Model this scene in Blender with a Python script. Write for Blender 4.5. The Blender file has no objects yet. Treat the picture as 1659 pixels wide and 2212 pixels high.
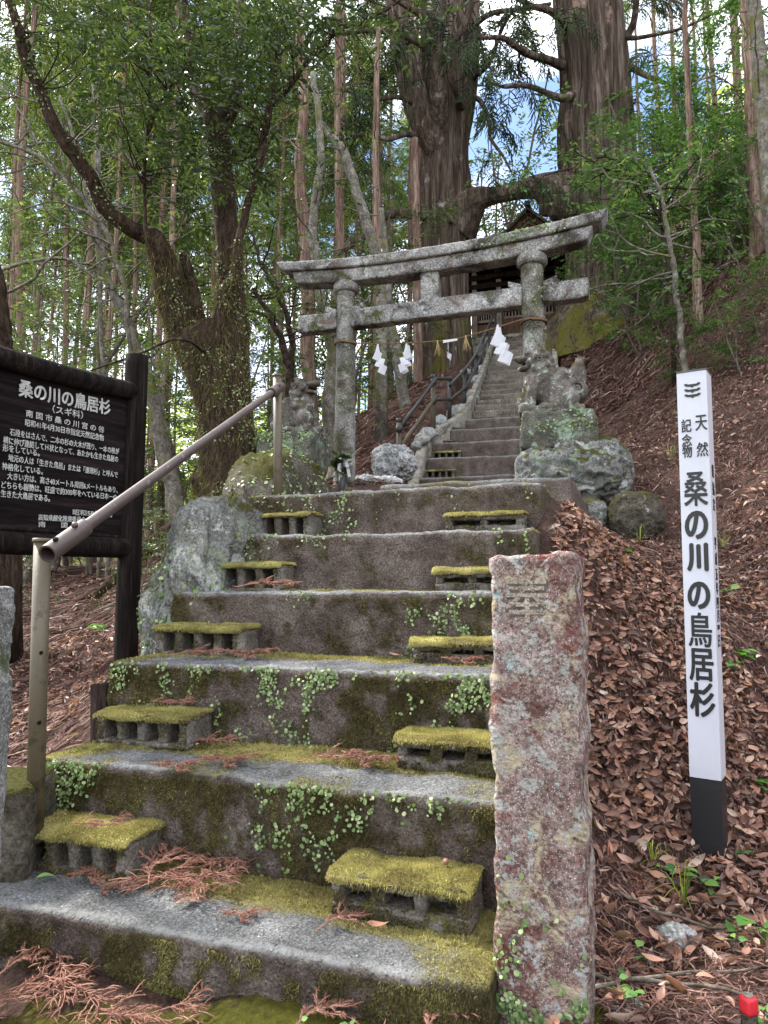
import bpy, math, random
import numpy as np
from mathutils import Matrix, Vector

# ------------------------------------------------------------------ camera, sky, sun, exposure
sc = bpy.context.scene
COL = sc.collection
F_PX, HOR = 1549.0, 1268.0                      # focal length and horizon row, for a 1659 x 2212 picture
TH = math.atan((HOR - 1106) / F_PX)             # the camera looks slightly up
CZ = 0.85                                       # camera height above the path
cd = bpy.data.cameras.new('camera'); cam = bpy.data.objects.new('camera', cd); COL.objects.link(cam)
cam.location = (0, 0, CZ); cam.rotation_euler = (math.pi / 2 + TH, 0, 0)
cd.sensor_fit = 'VERTICAL'; cd.sensor_height = 24.0; cd.lens = 24.0 * F_PX / 2212.0
cd.clip_start = 0.02; cd.clip_end = 600
sc.camera = cam
SUN_EL, SUN_AZ = math.radians(46), math.radians(-58)    # azimuth from +Y clockwise: beyond the trees on the left
w = bpy.data.worlds.new('World'); sc.world = w; w.use_nodes = True
wn = w.node_tree; wn.nodes.clear()
sky = wn.nodes.new('ShaderNodeTexSky'); sky.sky_type = 'NISHITA'; sky.sun_disc = False
sky.sun_elevation = SUN_EL; sky.sun_rotation = SUN_AZ; sky.air_density = 1.0; sky.dust_density = 0.6
tcw = wn.nodes.new('ShaderNodeTexCoord'); mpw = wn.nodes.new('ShaderNodeMapping')
mpw.inputs['Scale'].default_value = (1, 1, 1.5); mpw.inputs['Location'].default_value = (0.55, 0.2, 0.1)
nzw = wn.nodes.new('ShaderNodeTexNoise'); nzw.inputs['Scale'].default_value = 3.4; nzw.inputs['Detail'].default_value = 7
rpw = wn.nodes.new('ShaderNodeValToRGB'); rpw.color_ramp.elements[0].position = .4; rpw.color_ramp.elements[1].position = .53
mxw = wn.nodes.new('ShaderNodeMix'); mxw.data_type = 'RGBA'; mxw.inputs[7].default_value = (11, 11.3, 11.8, 1)
bgw = wn.nodes.new('ShaderNodeBackground'); bgw.inputs['Strength'].default_value = 0.13
ouw = wn.nodes.new('ShaderNodeOutputWorld'); L_ = wn.links.new
L_(tcw.outputs['Generated'], mpw.inputs['Vector']); L_(mpw.outputs[0], nzw.inputs['Vector']); L_(nzw.outputs[0], rpw.inputs[0])
L_(rpw.outputs[0], mxw.inputs[0]); L_(sky.outputs[0], mxw.inputs[6]); L_(mxw.outputs[2], bgw.inputs[0]); L_(bgw.outputs[0], ouw.inputs[0])
sl = bpy.data.lights.new('sun', 'SUN'); sl.energy = 4.0; sl.angle = math.radians(7); sl.color = (1, .95, .86)
sun = bpy.data.objects.new('sun', sl); COL.objects.link(sun)
sd = Vector((math.sin(SUN_AZ) * math.cos(SUN_EL), math.cos(SUN_AZ) * math.cos(SUN_EL), math.sin(SUN_EL)))
sun.rotation_euler = sd.to_track_quat('Z', 'Y').to_euler(); sun.location = (0, -5, 20)
sc.view_settings.view_transform = 'Standard'; sc.view_settings.look = 'None'
sc.view_settings.exposure = 1.45; sc.view_settings.gamma = 1
cy = sc.cycles
cy.max_bounces = 6; cy.diffuse_bounces = 3; cy.glossy_bounces = 2; cy.transmission_bounces = 4; cy.transparent_max_bounces = 4
cy.caustics_reflective = False; cy.caustics_refractive = False

# ------------------------------------------------------------------ helpers
R0 = np.random.default_rng(7)
A = np.array
ct, st = math.cos(TH), math.sin(TH)
def P(px, py, D):
    u = (px - 829.5) / F_PX; v = (1106 - py) / F_PX; k = D / (ct - v * st)
    return A([u * k, D, CZ + k * (st + v * ct)])
def proj(p):
    y = p[1] * ct + (p[2] - CZ) * st; z = -p[1] * st + (p[2] - CZ) * ct
    return 829.5 + F_PX * p[0] / y, 1106 - F_PX * z / y
PH = math.radians(19); cP, sP = math.cos(PH), math.sin(PH)
def S(xs, ys, z=0.0): return A([xs * cP + ys * sP, -xs * sP + ys * cP, z])
def toS(x, y): return x * cP - y * sP, x * sP + y * cP
def nrm(v): return v / np.maximum(np.linalg.norm(v, axis=-1, keepdims=True), 1e-9)
def sstep(a, b, x): t = np.clip((x - a) / (b - a), 0, 1); return t * t * (3 - 2 * t)
def _hash(i, j, k, s):
    h = (i.astype(np.int64) * 374761393 + j.astype(np.int64) * 668265263 + k.astype(np.int64) * 1274126177 + s * 982451653) & 0xffffffff
    h = ((h ^ (h >> 13)) * 1103515245) & 0xffffffff
    h = ((h ^ (h >> 15)) * 12345701) & 0xffffffff
    return ((h ^ (h >> 16)) & 0xffff) / 65535.0
def noi(p, s=0):
    p = np.asarray(p, float); f = np.floor(p); t = p - f; t = t * t * t * (t * (t * 6 - 15) + 10)
    i, j, k = f[..., 0], f[..., 1], f[..., 2]; r = 0
    for a in (0, 1):
        for b in (0, 1):
            for c in (0, 1):
                wgt = (t[..., 0] if a else 1 - t[..., 0]) * (t[..., 1] if b else 1 - t[..., 1]) * (t[..., 2] if c else 1 - t[..., 2])
                r = r + wgt * _hash(i + a, j + b, k + c, s)
    return r
def fbm(p, o=4, s=0, g=.5):
    p = np.asarray(p, float); a, t, r = 1., 0., 0.
    for q in range(o):
        r = r + a * noi(p * 2 ** q + 17.3 * q, s + q); t += a; a *= g
    return r / t                                           # 0..1
def crv(pts, n):
    p = np.asarray(pts, float); m = len(p)
    if m < 3: 
        t = np.linspace(0, 1, n)[:, None]; return p[0] * (1 - t) + p[-1] * t
    q = np.vstack([2 * p[0] - p[1], p, 2 * p[-1] - p[-2]])
    tt = np.linspace(0, m - 1, n); i = np.minimum(tt.astype(int), m - 2); t = (tt - i)[:, None]
    a, b, c, d = q[i], q[i + 1], q[i + 2], q[i + 3]
    return .5 * (2 * b + (c - a) * t + (2 * a - 5 * b + 4 * c - d) * t * t + (3 * b - a - 3 * c + d) * t ** 3)

def tag(o, label=None, cat=None, group=None, kind=None):
    if label: o['label'] = label
    if cat: o['category'] = cat
    if group: o['group'] = group
    if kind: o['kind'] = kind
    return o
def empty(name, loc=(0, 0, 0), rz=0.0, label=None, cat=None, group=None):
    o = bpy.data.objects.new(name, None); COL.objects.link(o); o.location = tuple(float(c) for c in loc); o.rotation_euler = (0, 0, rz)
    o.empty_display_size = .1
    return tag(o, label, cat, group)
def copy_tree(o, parent=None):
    c = o.copy(); COL.objects.link(c)
    if parent: c.parent = parent
    for ch in list(o.children): copy_tree(ch, c)
    return c
def Rz(a): return A([[math.cos(a), -math.sin(a), 0], [math.sin(a), math.cos(a), 0], [0, 0, 1]])

class MB:
    def __init__(s): s.V, s.F, s.n, s.at = [], [], 0, {}
    def add(s, V, *Fs, **att):
        V = np.asarray(V, float).reshape(-1, 3)
        for f in Fs: s.F.append(np.asarray(f, np.int64) + s.n)
        s.V.append(V)
        for k in set(s.at) | set(att):
            l = s.at.setdefault(k, [np.zeros(s.n)] if s.n else [])
            v = att.get(k, 0.0); l.append(np.broadcast_to(np.asarray(v, float), (len(V),)).copy())
        s.n += len(V); return s
    def arr(s): return np.vstack(s.V)
    def mesh(s, name, mats, smooth=True):
        me = bpy.data.meshes.new(name); V = s.arr()
        me.vertices.add(len(V)); me.vertices.foreach_set('co', V.astype(np.float32).ravel())
        tot = np.concatenate([np.full(len(f), f.shape[1]) for f in s.F]); li = np.concatenate([f.ravel() for f in s.F])
        me.loops.add(len(li)); me.loops.foreach_set('vertex_index', li.astype(np.int32))
        me.polygons.add(len(tot)); st_ = np.concatenate([[0], np.cumsum(tot)[:-1]])
        me.polygons.foreach_set('loop_start', st_.astype(np.int32))
        me.polygons.foreach_set('use_smooth', np.full(len(tot), bool(smooth)))
        for k, l in s.at.items():
            a = me.attributes.new(k, 'FLOAT', 'POINT'); a.data.foreach_set('value', np.concatenate(l).astype(np.float32))
        me.update(calc_edges=True); me.validate()
        for m in (mats if isinstance(mats, (list, tuple)) else [mats]): me.materials.append(m)
        return me
    def build(s, name, mat, parent=None, smooth=True):
        o = bpy.data.objects.new(name, s.mesh(name, mat, smooth)); COL.objects.link(o)
        if parent: o.parent = parent
        return o
    def sample(s, n, rng, want=None):                       # random points on the surface: positions, normals
        V = s.arr(); T = []
        for f in s.F:
            T.append(f[:, :3]); 
            if f.shape[1] == 4: T.append(f[:, [0, 2, 3]])
        T = np.vstack(T); a, b, c = V[T[:, 0]], V[T[:, 1]], V[T[:, 2]]; nn = np.cross(b - a, c - a); ar = np.linalg.norm(nn, axis=1)
        if want is not None: ar = ar * want((a + b + c) / 3, nrm(nn))
        i = rng.choice(len(T), n, p=ar / ar.sum()); u, v = rng.random(n), rng.random(n); k = u + v > 1; u[k], v[k] = 1 - u[k], 1 - v[k]
        return a[i] + (b - a)[i] * u[:, None] + (c - a)[i] * v[:, None], nrm(nn[i])

def subbox(lo, hi, h, r=0.0):
    lo, hi = A(lo, float), A(hi, float); n = np.maximum(1, np.round((hi - lo) / h).astype(int)); V, F, k = [], [], 0
    for ax in range(3):
        u, v = (ax + 1) % 3, (ax + 2) % 3
        for side in (0, 1):
            gu, gv = np.meshgrid(np.arange(n[u] + 1), np.arange(n[v] + 1), indexing='ij')
            p = np.zeros(gu.shape + (3,), int); p[..., u] = gu; p[..., v] = gv; p[..., ax] = n[ax] * side
            idx = np.arange(gu.size).reshape(gu.shape) + k
            q = np.stack([idx[:-1, :-1], idx[1:, :-1], idx[1:, 1:], idx[:-1, 1:]], -1).reshape(-1, 4)
            if not side: q = q[:, ::-1]
            V.append(p.reshape(-1, 3)); F.append(q); k += gu.size
    V = np.vstack(V); F = np.vstack(F)
    U, inv = np.unique(V, axis=0, return_inverse=True); F = inv.ravel()[F]
    X = lo + U / n * (hi - lo)
    if r > 0:
        q = np.clip(X, lo + r, hi - r); d = X - q; l = np.linalg.norm(d, axis=1, keepdims=True)
        X = np.where(l > 1e-9, q + d / np.maximum(l, 1e-9) * np.minimum(l, r), X)
    return X, F
def rough(X, F, amp, freq, o=4, s=0, ridge=False):
    fn = np.cross(X[F[:, 1]] - X[F[:, 0]], X[F[:, 3 if F.shape[1] == 4 else 2]] - X[F[:, 0]]); N = np.zeros_like(X)
    for c in range(F.shape[1]): np.add.at(N, F[:, c], fn)
    v = fbm(X * freq, o, s) - .5
    if ridge: v = np.abs(v) * -2 + .25
    return X + nrm(N) * (v * 2 * amp)[:, None]
def box(c, s_, rz=0.0, tilt=None):
    c, s_ = A(c, float), A(s_, float) / 2
    V = A([[x, y, z] for x in (-1, 1) for y in (-1, 1) for z in (-1, 1)], float) * s_
    b = min(s_) * .12                                        # chamfer by splitting: keep the edges soft
    F = A([[0, 1, 3, 2], [4, 6, 7, 5], [0, 4, 5, 1], [2, 3, 7, 6], [0, 2, 6, 4], [1, 5, 7, 3]])
    if tilt is not None: V = V @ tilt.T
    return V @ Rz(rz).T + c, F
def frames(Pt):
    T = nrm(np.gradient(Pt, axis=0)); n = len(T); N = np.zeros_like(T)
    a = A([1., 0, 0]) if abs(T[0, 0]) < .8 else A([0, 1., 0]); v = nrm(a - T[0] * a.dot(T[0]))
    for i in range(n):
        v = v - T[i] * v.dot(T[i]); v = v / max(np.linalg.norm(v), 1e-9); N[i] = v
    return T, N, np.cross(T, N)
def tube(mb, Pt, r, seg=8, amp=0.0, freq=3.0, stretch=.25, s=0, ridge=False, cap=True, oct_=4, **att):
    Pt = np.asarray(Pt, float); n = len(Pt); r = np.broadcast_to(np.asarray(r, float), (n,))
    T, N, B = frames(Pt); a = np.linspace(0, 2 * math.pi, seg, endpoint=False)
    ca, sa = np.cos(a), np.sin(a); rr = np.repeat(r[:, None], seg, 1)
    if amp:
        L = np.concatenate([[0], np.cumsum(np.linalg.norm(np.diff(Pt, axis=0), axis=1))])
        q = np.stack([np.broadcast_to(ca * freq, rr.shape), np.broadcast_to(sa * freq, rr.shape), np.broadcast_to((L * freq * stretch)[:, None], rr.shape)], -1)
        v = fbm(q, oct_, s) - .5
        if ridge: v = .22 - np.abs(v) * 1.8
        rr = rr * (1 + 2 * amp * v)
    V = Pt[:, None] + rr[..., None] * (ca[None, :, None] * N[:, None] + sa[None, :, None] * B[:, None])
    i = np.arange(n * seg).reshape(n, seg); j = np.roll(i, -1, 1)
    Q = np.stack([i[:-1], j[:-1], j[1:], i[1:]], -1).reshape(-1, 4)
    V = V.reshape(-1, 3); Fs = [Q]
    if cap:
        V = np.vstack([V, Pt[0], Pt[-1]]); b, t = n * seg, n * seg + 1
        Fs.append(np.vstack([np.stack([j[0], i[0], np.full(seg, b)], -1), np.stack([i[-1], j[-1], np.full(seg, t)], -1)]))
    mb.add(V, *Fs, **att); return mb
def inst(mb, Vt, Fs, pos, M, sc_, rnd):
    pos = np.asarray(pos, float); n = len(pos); sc_ = np.broadcast_to(np.asarray(sc_, float), (n,))
    V = np.einsum('nij,kj->nki', M, Vt) * sc_[:, None, None] + pos[:, None]
    k = len(Vt); off = (np.arange(n) * k)
    mb.add(V.reshape(-1, 3), *[(f[None] + off[:, None, None]).reshape(-1, f.shape[1]) for f in Fs], rnd=np.repeat(rnd, k)); return mb
def basis(d, rng=None, up=None):                          # columns: x along d, z near 'up'
    d = nrm(np.asarray(d, float)); n = len(d)
    u = np.broadcast_to(A([0, 0, 1.]), (n, 3)) if up is None else up
    if rng is not None: u = u + rng.normal(0, .45, (n, 3))
    y = nrm(np.cross(u, d)); z = np.cross(d, y)
    return np.stack([d, y, z], -1)
def rdir(n, rng, zlo=-1, zhi=1):
    a = rng.random(n) * 2 * math.pi; z = rng.uniform(zlo, zhi, n); c = np.sqrt(np.maximum(0, 1 - z * z)); return np.stack([np.cos(a) * c, np.sin(a) * c, z], -1)

# ------------------------------------------------------------------ materials
class G:
    def __init__(s, name):
        s.m = bpy.data.materials.new(name); s.m.use_nodes = True; s.t = s.m.node_tree; s.t.nodes.clear(); s._co = None
    def n(s, typ, inp={}, **kw):
        nd = s.t.nodes.new(typ)
        for k, v in kw.items(): setattr(nd, k, v)
        for k, v in inp.items():
            if isinstance(v, bpy.types.NodeSocket): s.t.links.new(v, nd.inputs[k])
            elif v is not None: nd.inputs[k].default_value = v
        return nd
    def co(s):
        if s._co is None: s._co = s.n('ShaderNodeTexCoord').outputs['Object']
        return s._co
    def mp(s, scale=(1, 1, 1), loc=(0, 0, 0)): return s.n('ShaderNodeMapping', {'Vector': s.co(), 'Scale': scale, 'Location': loc}).outputs[0]
    def noise(s, sc_, det=4, ro=.55, vec=None, dist=0): return s.n('ShaderNodeTexNoise', {'Vector': vec or s.co(), 'Scale': sc_, 'Detail': det, 'Roughness': ro, 'Distortion': dist}).outputs[0]
    def vor(s, sc_, vec=None, feat='F1', out=0): return s.n('ShaderNodeTexVoronoi', {'Vector': vec or s.co(), 'Scale': sc_}, feature=feat).outputs[out]
    def ramp(s, f, stops, interp='LINEAR'):
        nd = s.n('ShaderNodeValToRGB', {0: f}); cr = nd.color_ramp; cr.interpolation = interp
        while len(cr.elements) < len(stops): cr.elements.new(.5)
        for e, (p, c) in zip(cr.elements, stops):
            e.position = p; e.color = tuple(c) + (1,) if not isinstance(c, (int, float)) else (c, c, c, 1)
        return nd.outputs[0]
    def mix(s, f, a, b, bl='MIX'):
        c4 = lambda c: c if isinstance(c, bpy.types.NodeSocket) else tuple(c) + (1,)
        return s.n('ShaderNodeMix', {0: f, 6: c4(a), 7: c4(b)}, data_type='RGBA', blend_type=bl, clamp_factor=True).outputs[2]
    def mth(s, op, a, b=None, clamp=False):
        nd = s.n('ShaderNodeMath', {0: a}, operation=op, use_clamp=clamp)
        if b is not None:
            if isinstance(b, bpy.types.NodeSocket): s.t.links.new(b, nd.inputs[1])
            else: nd.inputs[1].default_value = b
        return nd.outputs[0]
    def att(s, name): return s.n('ShaderNodeAttribute', attribute_name=name).outputs['Fac']
    def nz(s): return s.n('ShaderNodeSeparateXYZ', {0: s.n('ShaderNodeNewGeometry').outputs['Normal']}).outputs[2]
    def bump(s, h, st_=.5, di=.01, nm=None):
        nd = s.n('ShaderNodeBump', {'Height': h, 'Strength': st_, 'Distance': di})
        if nm: s.t.links.new(nm, nd.inputs['Normal'])
        return nd.outputs[0]
    def out(s, col, ro=.85, nm=None, spec=.25, metal=0.0, trans=0.0, tcol=None, coat=0.0):
        c = col if isinstance(col, bpy.types.NodeSocket) else tuple(col) + (1,)
        p = s.n('ShaderNodeBsdfPrincipled', {'Base Color': c, 'Roughness': ro, 'Specular IOR Level': spec, 'Metallic': metal})
        if nm: s.t.links.new(nm, p.inputs['Normal'])
        sh = p.outputs[0]
        if trans:
            tr = s.n('ShaderNodeBsdfTranslucent', {'Color': tcol or c}); sh = s.n('ShaderNodeMixShader', {0: trans, 1: sh, 2: tr.outputs[0]}).outputs[0]
        s.n('ShaderNodeOutputMaterial', {'Surface': sh}); return s.m

def stone(name, cols, scale=5, speck=None, lich=(), moss=None, mcol=((.05, .05, .012), (.16, .155, .03)), bs=45, bst=.6, bd=.008, pits=0):
    g = G(name)
    f = g.noise(scale, 7, .62); c = g.ramp(f, [(.28, cols[0]), (.5, cols[1]), (.72, cols[2])])
    fine = g.noise(scale * 14, 4, .7); c = g.mix(.75, c, g.ramp(fine, [(.35, .3), (.5, .92), (.65, 1.7)]), 'MULTIPLY')
    if speck:
        s1 = g.vor(speck[0]); c = g.mix(g.ramp(s1, [(.12, 1.), (.3, 0.)]), c, speck[1]); s2 = g.vor(speck[0] * 1.37, g.mp((1, 1, 1), (3, 7, 1)))
        c = g.mix(g.ramp(s2, [(.1, 1.), (.26, 0.)]), c, speck[2])
    for i, (lc, ls, a, b) in enumerate(lich):
        l = g.noise(ls, 7, .68, g.mp((1, 1, 1), (13.7 * (i + 1), 5.1 * i, 2.3 * i)), .6); m_ = g.ramp(g.mth('ADD', l, g.mth('MULTIPLY', g.mth('SUBTRACT', g.noise(scale * 22, 3, .75), .5), .3)), [(a, 0.), (b, 1.)])
        c = g.mix(m_, c, g.mix(g.ramp(fine, [(.35, 0.), (.65, 1.)]), A(lc) * .65, lc))
    h = g.mth('ADD', g.noise(bs, 6, .7), g.mth('MULTIPLY', g.noise(bs / 5, 4, .6), 1.2))
    if pits: h = g.mth('ADD', h, g.mth('MULTIPLY', g.ramp(g.vor(pits), [(.0, 0.), (.45, 1.)]), .5))
    if moss:
        mm = g.mth('ADD', g.mth('MULTIPLY', g.nz(), moss[1]), g.noise(moss[2], 7, .65, g.mp((1, 1, 1), (4.4, 9.9, 7.7))))
        mm = g.ramp(mm, [(moss[0], 0.), (moss[0] + .12, 1.)])
        mc = g.ramp(g.noise(90, 4, .7), [(.3, mcol[0]), (.7, mcol[1])]); c = g.mix(mm, c, mc)
        h = g.mth('ADD', h, g.mth('MULTIPLY', mm, g.mth('MULTIPLY', g.noise(160, 3, .8), 2.2)))
    return g.out(c, .92, g.bump(h, bst, bd), .15)
def bark(name, cols, moss=None, vs=(1, 1, .12), sc_=14, bst=1., bd=.03, lich=None, mcol=((.05, .055, .012), (.15, .15, .03)), fine=1.0):
    g = G(name); v = g.mp(vs)
    f = g.noise(sc_, 6, .65, v, .4); c = g.ramp(f, [(.3, cols[0]), (.5, cols[1]), (.7, cols[2])])
    b = g.noise(sc_ * 4, 5, .7, v); c = g.mix(.7, c, g.ramp(b, [(.34, .22), (.52, 1.), (.68, 1.75)]), 'MULTIPLY')
    h = g.mth('ADD', f, g.mth('MULTIPLY', b, .6 * fine))
    if lich:
        l = g.noise(lich[1], 6, .7, g.mp((1, 1, .6), (3.1, 0, 5))); c = g.mix(g.ramp(l, [(lich[2], 0.), (lich[2] + .07, 1.)]), c, lich[0])
    if moss:                                              # (threshold, scale, height where the moss fades out, fade length)
        z = g.n('ShaderNodeSeparateXYZ', {0: g.co()}).outputs[2]
        mm = g.noise(moss[1], 6, .65, g.mp((1, 1, .5), (7, 3, 1)))
        if moss[2] is not None: mm = g.mth('SUBTRACT', mm, g.mth('MULTIPLY', g.mth('SUBTRACT', z, moss[2]), moss[3]))
        mm = g.ramp(g.mth('ADD', mm, g.mth('MULTIPLY', g.mth('SUBTRACT', b, .5), .55)), [(moss[0], 0.), (moss[0] + .14, 1.)])
        c = g.mix(mm, c, g.ramp(g.noise(60, 5, .7), [(.3, mcol[0]), (.7, mcol[1])])); h = g.mth('ADD', h, g.mth('MULTIPLY', g.noise(110, 3, .7), .5))
    return g.out(c, .95, g.bump(h, bst, bd), .08)
def foliage(name, stops, trans=.4, ro=.5, spec=.35, tint=1.6):
    g = G(name); c = g.ramp(g.att('rnd'), stops)
    t = g.mix(1., c, (tint, tint * 1.02, tint * .55), 'MULTIPLY')
    return g.out(c, ro, None, spec, 0, trans, t)

M = {}
def concrete():
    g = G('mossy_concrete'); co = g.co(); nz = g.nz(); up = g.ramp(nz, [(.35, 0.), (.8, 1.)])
    f = g.noise(7, 7, .65); fi = g.noise(150, 5, .75); ag = g.vor(70, None, 'F1', 1)
    ris = g.ramp(f, [(.3, (.055, .041, .034)), (.5, (.118, .091, .078)), (.7, (.2, .167, .146))])
    trd = g.ramp(f, [(.3, (.07, .07, .07)), (.5, (.13, .13, .13)), (.7, (.2, .2, .202))])
    c = g.mix(up, ris, trd)
    peb = g.ramp(g.vor(85), [(.1, 1.), (.34, 0.)]); sel = g.ramp(g.noise(33, 2), [(.5, 0.), (.6, 1.)])
    pc = g.mix(up, (.17, .15, .135), (.4, .4, .39)); c = g.mix(g.mth('MULTIPLY', peb, g.mth('MULTIPLY', sel, .8)), c, pc)
    c = g.mix(.95, c, g.ramp(fi, [(.34, .32), (.5, .92), (.66, 1.8)]), 'MULTIPLY')
    c = g.mix(g.mth('MULTIPLY', g.att('wear'), g.ramp(g.noise(30, 5, .7), [(.35, 0.), (.6, 1.)])), c, (.25, .25, .245))
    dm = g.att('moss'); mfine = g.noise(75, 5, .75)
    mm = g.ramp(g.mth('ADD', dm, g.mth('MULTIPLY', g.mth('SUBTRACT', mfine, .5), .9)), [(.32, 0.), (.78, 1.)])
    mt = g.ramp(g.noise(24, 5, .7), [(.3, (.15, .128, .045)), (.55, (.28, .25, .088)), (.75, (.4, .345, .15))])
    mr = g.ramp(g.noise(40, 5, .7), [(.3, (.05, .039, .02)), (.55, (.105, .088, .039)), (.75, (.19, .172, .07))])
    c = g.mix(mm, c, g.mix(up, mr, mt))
    h = g.mth('ADD', g.mth('MULTIPLY', g.noise(55, 6, .72), 1.1), g.mth('MULTIPLY', peb, .35))
    h = g.mth('ADD', h, g.mth('MULTIPLY', mm, g.mth('MULTIPLY', g.noise(210, 3, .8), 1.3)))
    return g.out(c, .93, g.bump(h, 1.0, .016), .14)
M['concrete'] = concrete()
M['block'] = stone('block_concrete', ((.06, .05, .042), (.12, .105, .09), (.2, .18, .16)), 9, moss=(.62, .12, 14), bs=90)
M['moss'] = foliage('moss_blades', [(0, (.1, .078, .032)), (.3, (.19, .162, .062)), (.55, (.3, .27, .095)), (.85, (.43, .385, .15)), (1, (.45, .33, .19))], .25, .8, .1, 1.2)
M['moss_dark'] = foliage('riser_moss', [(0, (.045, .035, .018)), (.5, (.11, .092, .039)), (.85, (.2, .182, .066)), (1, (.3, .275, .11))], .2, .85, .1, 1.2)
M['fern'] = foliage('creeping_fern_leaf', [(0, (.045, .08, .025)), (.4, (.12, .18, .06)), (.75, (.26, .32, .14)), (1, (.42, .46, .27))], .2, .45, .3, 1.2)
M['granite'] = stone('torii_granite', ((.15, .145, .14), (.27, .262, .255), (.4, .39, .38)), 4, (75, (.09, .088, .085), (.52, .5, .5)),
    [((.06, .054, .047), 3.2, .49, .6), ((.17, .13, .12), 4.5, .54, .64), ((.08, .085, .035), 5, .55, .64), ((.5, .5, .5), 3, .63, .67)], bs=60, bst=.9, bd=.012, pits=60)
M['pillar_granite'] = stone('mossy_granite', ((.12, .115, .105), (.235, .226, .212), (.36, .35, .33)), 4, (75, (.07, .068, .06), (.46, .45, .43)),
    [((.085, .08, .05), 3.2, .45, .6), ((.16, .125, .105), 4.5, .55, .66), ((.06, .07, .025), 5, .58, .68), ((.5, .51, .5), 4, .67, .7)], bs=60, bst=.9, bd=.012, pits=60)
M['boulder'] = stone('boulder_stone', ((.06, .06, .055), (.14, .14, .13), (.26, .26, .25)), 5, None,
    [((.5, .51, .49), 5, .55, .62), ((.2, .24, .17), 6, .54, .63), ((.36, .35, .25), 7, .6, .65), ((.05, .045, .035), 8, .58, .66)], moss=(.7, .34, 4.2), bs=30, bst=1., bd=.02)
M['pale_rock'] = stone('pale_limestone', ((.13, .13, .13), (.33, .33, .33), (.55, .55, .55)), 5, None, [((.1, .13, .06), 6, .57, .66)], moss=(.93, .34, 4), bs=30, bst=1., bd=.02)
M['mound'] = stone('mossy_mound_stone', ((.032, .029, .022), (.07, .06, .046), (.15, .13, .108)), 5, None, [((.45, .45, .43), 7, .65, .68)], moss=(.6, .28, 4), bs=35, bst=1., bd=.02,
    mcol=((.035, .035, .008), (.13, .125, .02)))
M['lion'] = stone('lion_stone', ((.045, .037, .031), (.1, .087, .078), (.2, .18, .165)), 8, None, [((.32, .37, .3), 11, .57, .64), ((.52, .53, .5), 9, .62, .67)], moss=(.63, .24, 7), bs=70, bst=.8, bd=.008,
    mcol=((.03, .025, .008), (.1, .085, .018)))
M['plinth'] = stone('plinth_stone', ((.035, .034, .027), (.075, .072, .058), (.15, .145, .12)), 7, None, [((.27, .36, .27), 6, .56, .62), ((.5, .53, .45), 10, .64, .68)], moss=(.72, .26, 5), bs=50, bst=1., bd=.012,
    mcol=((.03, .03, .008), (.1, .1, .02)))
M['post_stone'] = stone('lichen_granite', ((.085, .048, .042), (.22, .148, .135), (.36, .3, .275)), 9, (150, (.05, .035, .035), (.66, .62, .58)),
    [((.16, .055, .048), 7, .5, .62), ((.44, .37, .26), 11, .53, .6), ((.42, .41, .39), 26, .53, .6), ((.38, .46, .45), 19, .61, .65), ((.13, .07, .06), 15, .57, .63)], bs=80, bst=1., bd=.01, pits=70)
M['grey_stone'] = stone('fence_granite', ((.1, .1, .1), (.2, .2, .2), (.33, .33, .32)), 9, (120, (.05, .05, .05), (.45, .45, .43)), [((.08, .1, .05), 7, .56, .66)], bs=70, bst=.9)
M['curb'] = stone('curb_concrete', ((.13, .12, .1), (.24, .22, .19), (.34, .32, .28)), 5, None, [((.09, .08, .06), 4, .54, .64), ((.45, .45, .42), 7, .65, .69)], moss=(.8, .3, 4), bs=50)
M['stair'] = stone('upper_stair_concrete', ((.06, .05, .04), (.13, .11, .09), (.22, .19, .16)), 4, None, [((.3, .28, .25), 9, .62, .68)], moss=(.86, .22, 3), bs=50)
M['cobble'] = stone('small_rock', ((.12, .12, .11), (.27, .265, .25), (.42, .41, .4)), 7, None, [((.09, .11, .05), 8, .6, .68)], bs=40)
M['soil_wood'] = bark('dark_stake_wood', ((.012, .008, .007), (.03, .02, .017), (.055, .038, .033)), sc_=30)
M['black_wood'] = bark('charred_board_wood', ((.004, .003, .003), (.011, .008, .0075), (.026, .019, .017)), None, (1, 1, .07), 34, .9, .008)
M['panel_wood'] = bark('board_panel_wood', ((.0035, .0025, .0028), (.009, .0065, .007), (.02, .0135, .014)), None, (.06, 1, 1), 26, .6, .004)
M['white_letter'] = stone('faded_white_paint', ((.24, .24, .235), (.4, .4, .39), (.55, .55, .54)), 40, bs=120, bst=.2)
M['black_letter'] = G('black_lettering').out((.008, .008, .009), .45, None, .4)
M['carved_face'] = stone('pale_carved_face', ((.16, .12, .1), (.3, .25, .2), (.42, .37, .3)), 14, (150, (.06, .04, .04), (.5, .46, .42)), bs=80)
def carve(): 
    g = G('groove_shade'); return g.out(g.ramp(g.noise(60, 4), [(.3, (.05, .045, .04)), (.7, (.13, .12, .105))]), .95, None, .1)
M['painted_groove'] = carve()  # dark tone for carved strokes; on the stone post it paints their shadow gaps
def paint_white():
    g = G('white_post_paint'); d = g.ramp(g.noise(26, 7, .75), [(.66, 0.), (.74, 1.)]); c = g.mix(g.mth('MULTIPLY', d, .5), (.46, .465, .525), (.17, .17, .16))
    st_ = g.ramp(g.noise(5, 5, .6, g.mp((3, 3, .6))), [(.42, 0.), (.75, .35)]); return g.out(g.mix(st_, c, (.36, .36, .33)), .42, None, .4)
M['white_paint'] = paint_white()
def paint_black():
    g = G('black_post_paint'); d = g.ramp(g.noise(120, 5, .8), [(.62, 0.), (.7, 1.)]); return g.out(g.mix(g.mth('MULTIPLY', d, .25), (.012, .012, .014), (.2, .19, .17)), .4, None, .4)
M['black_paint'] = paint_black()
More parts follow.
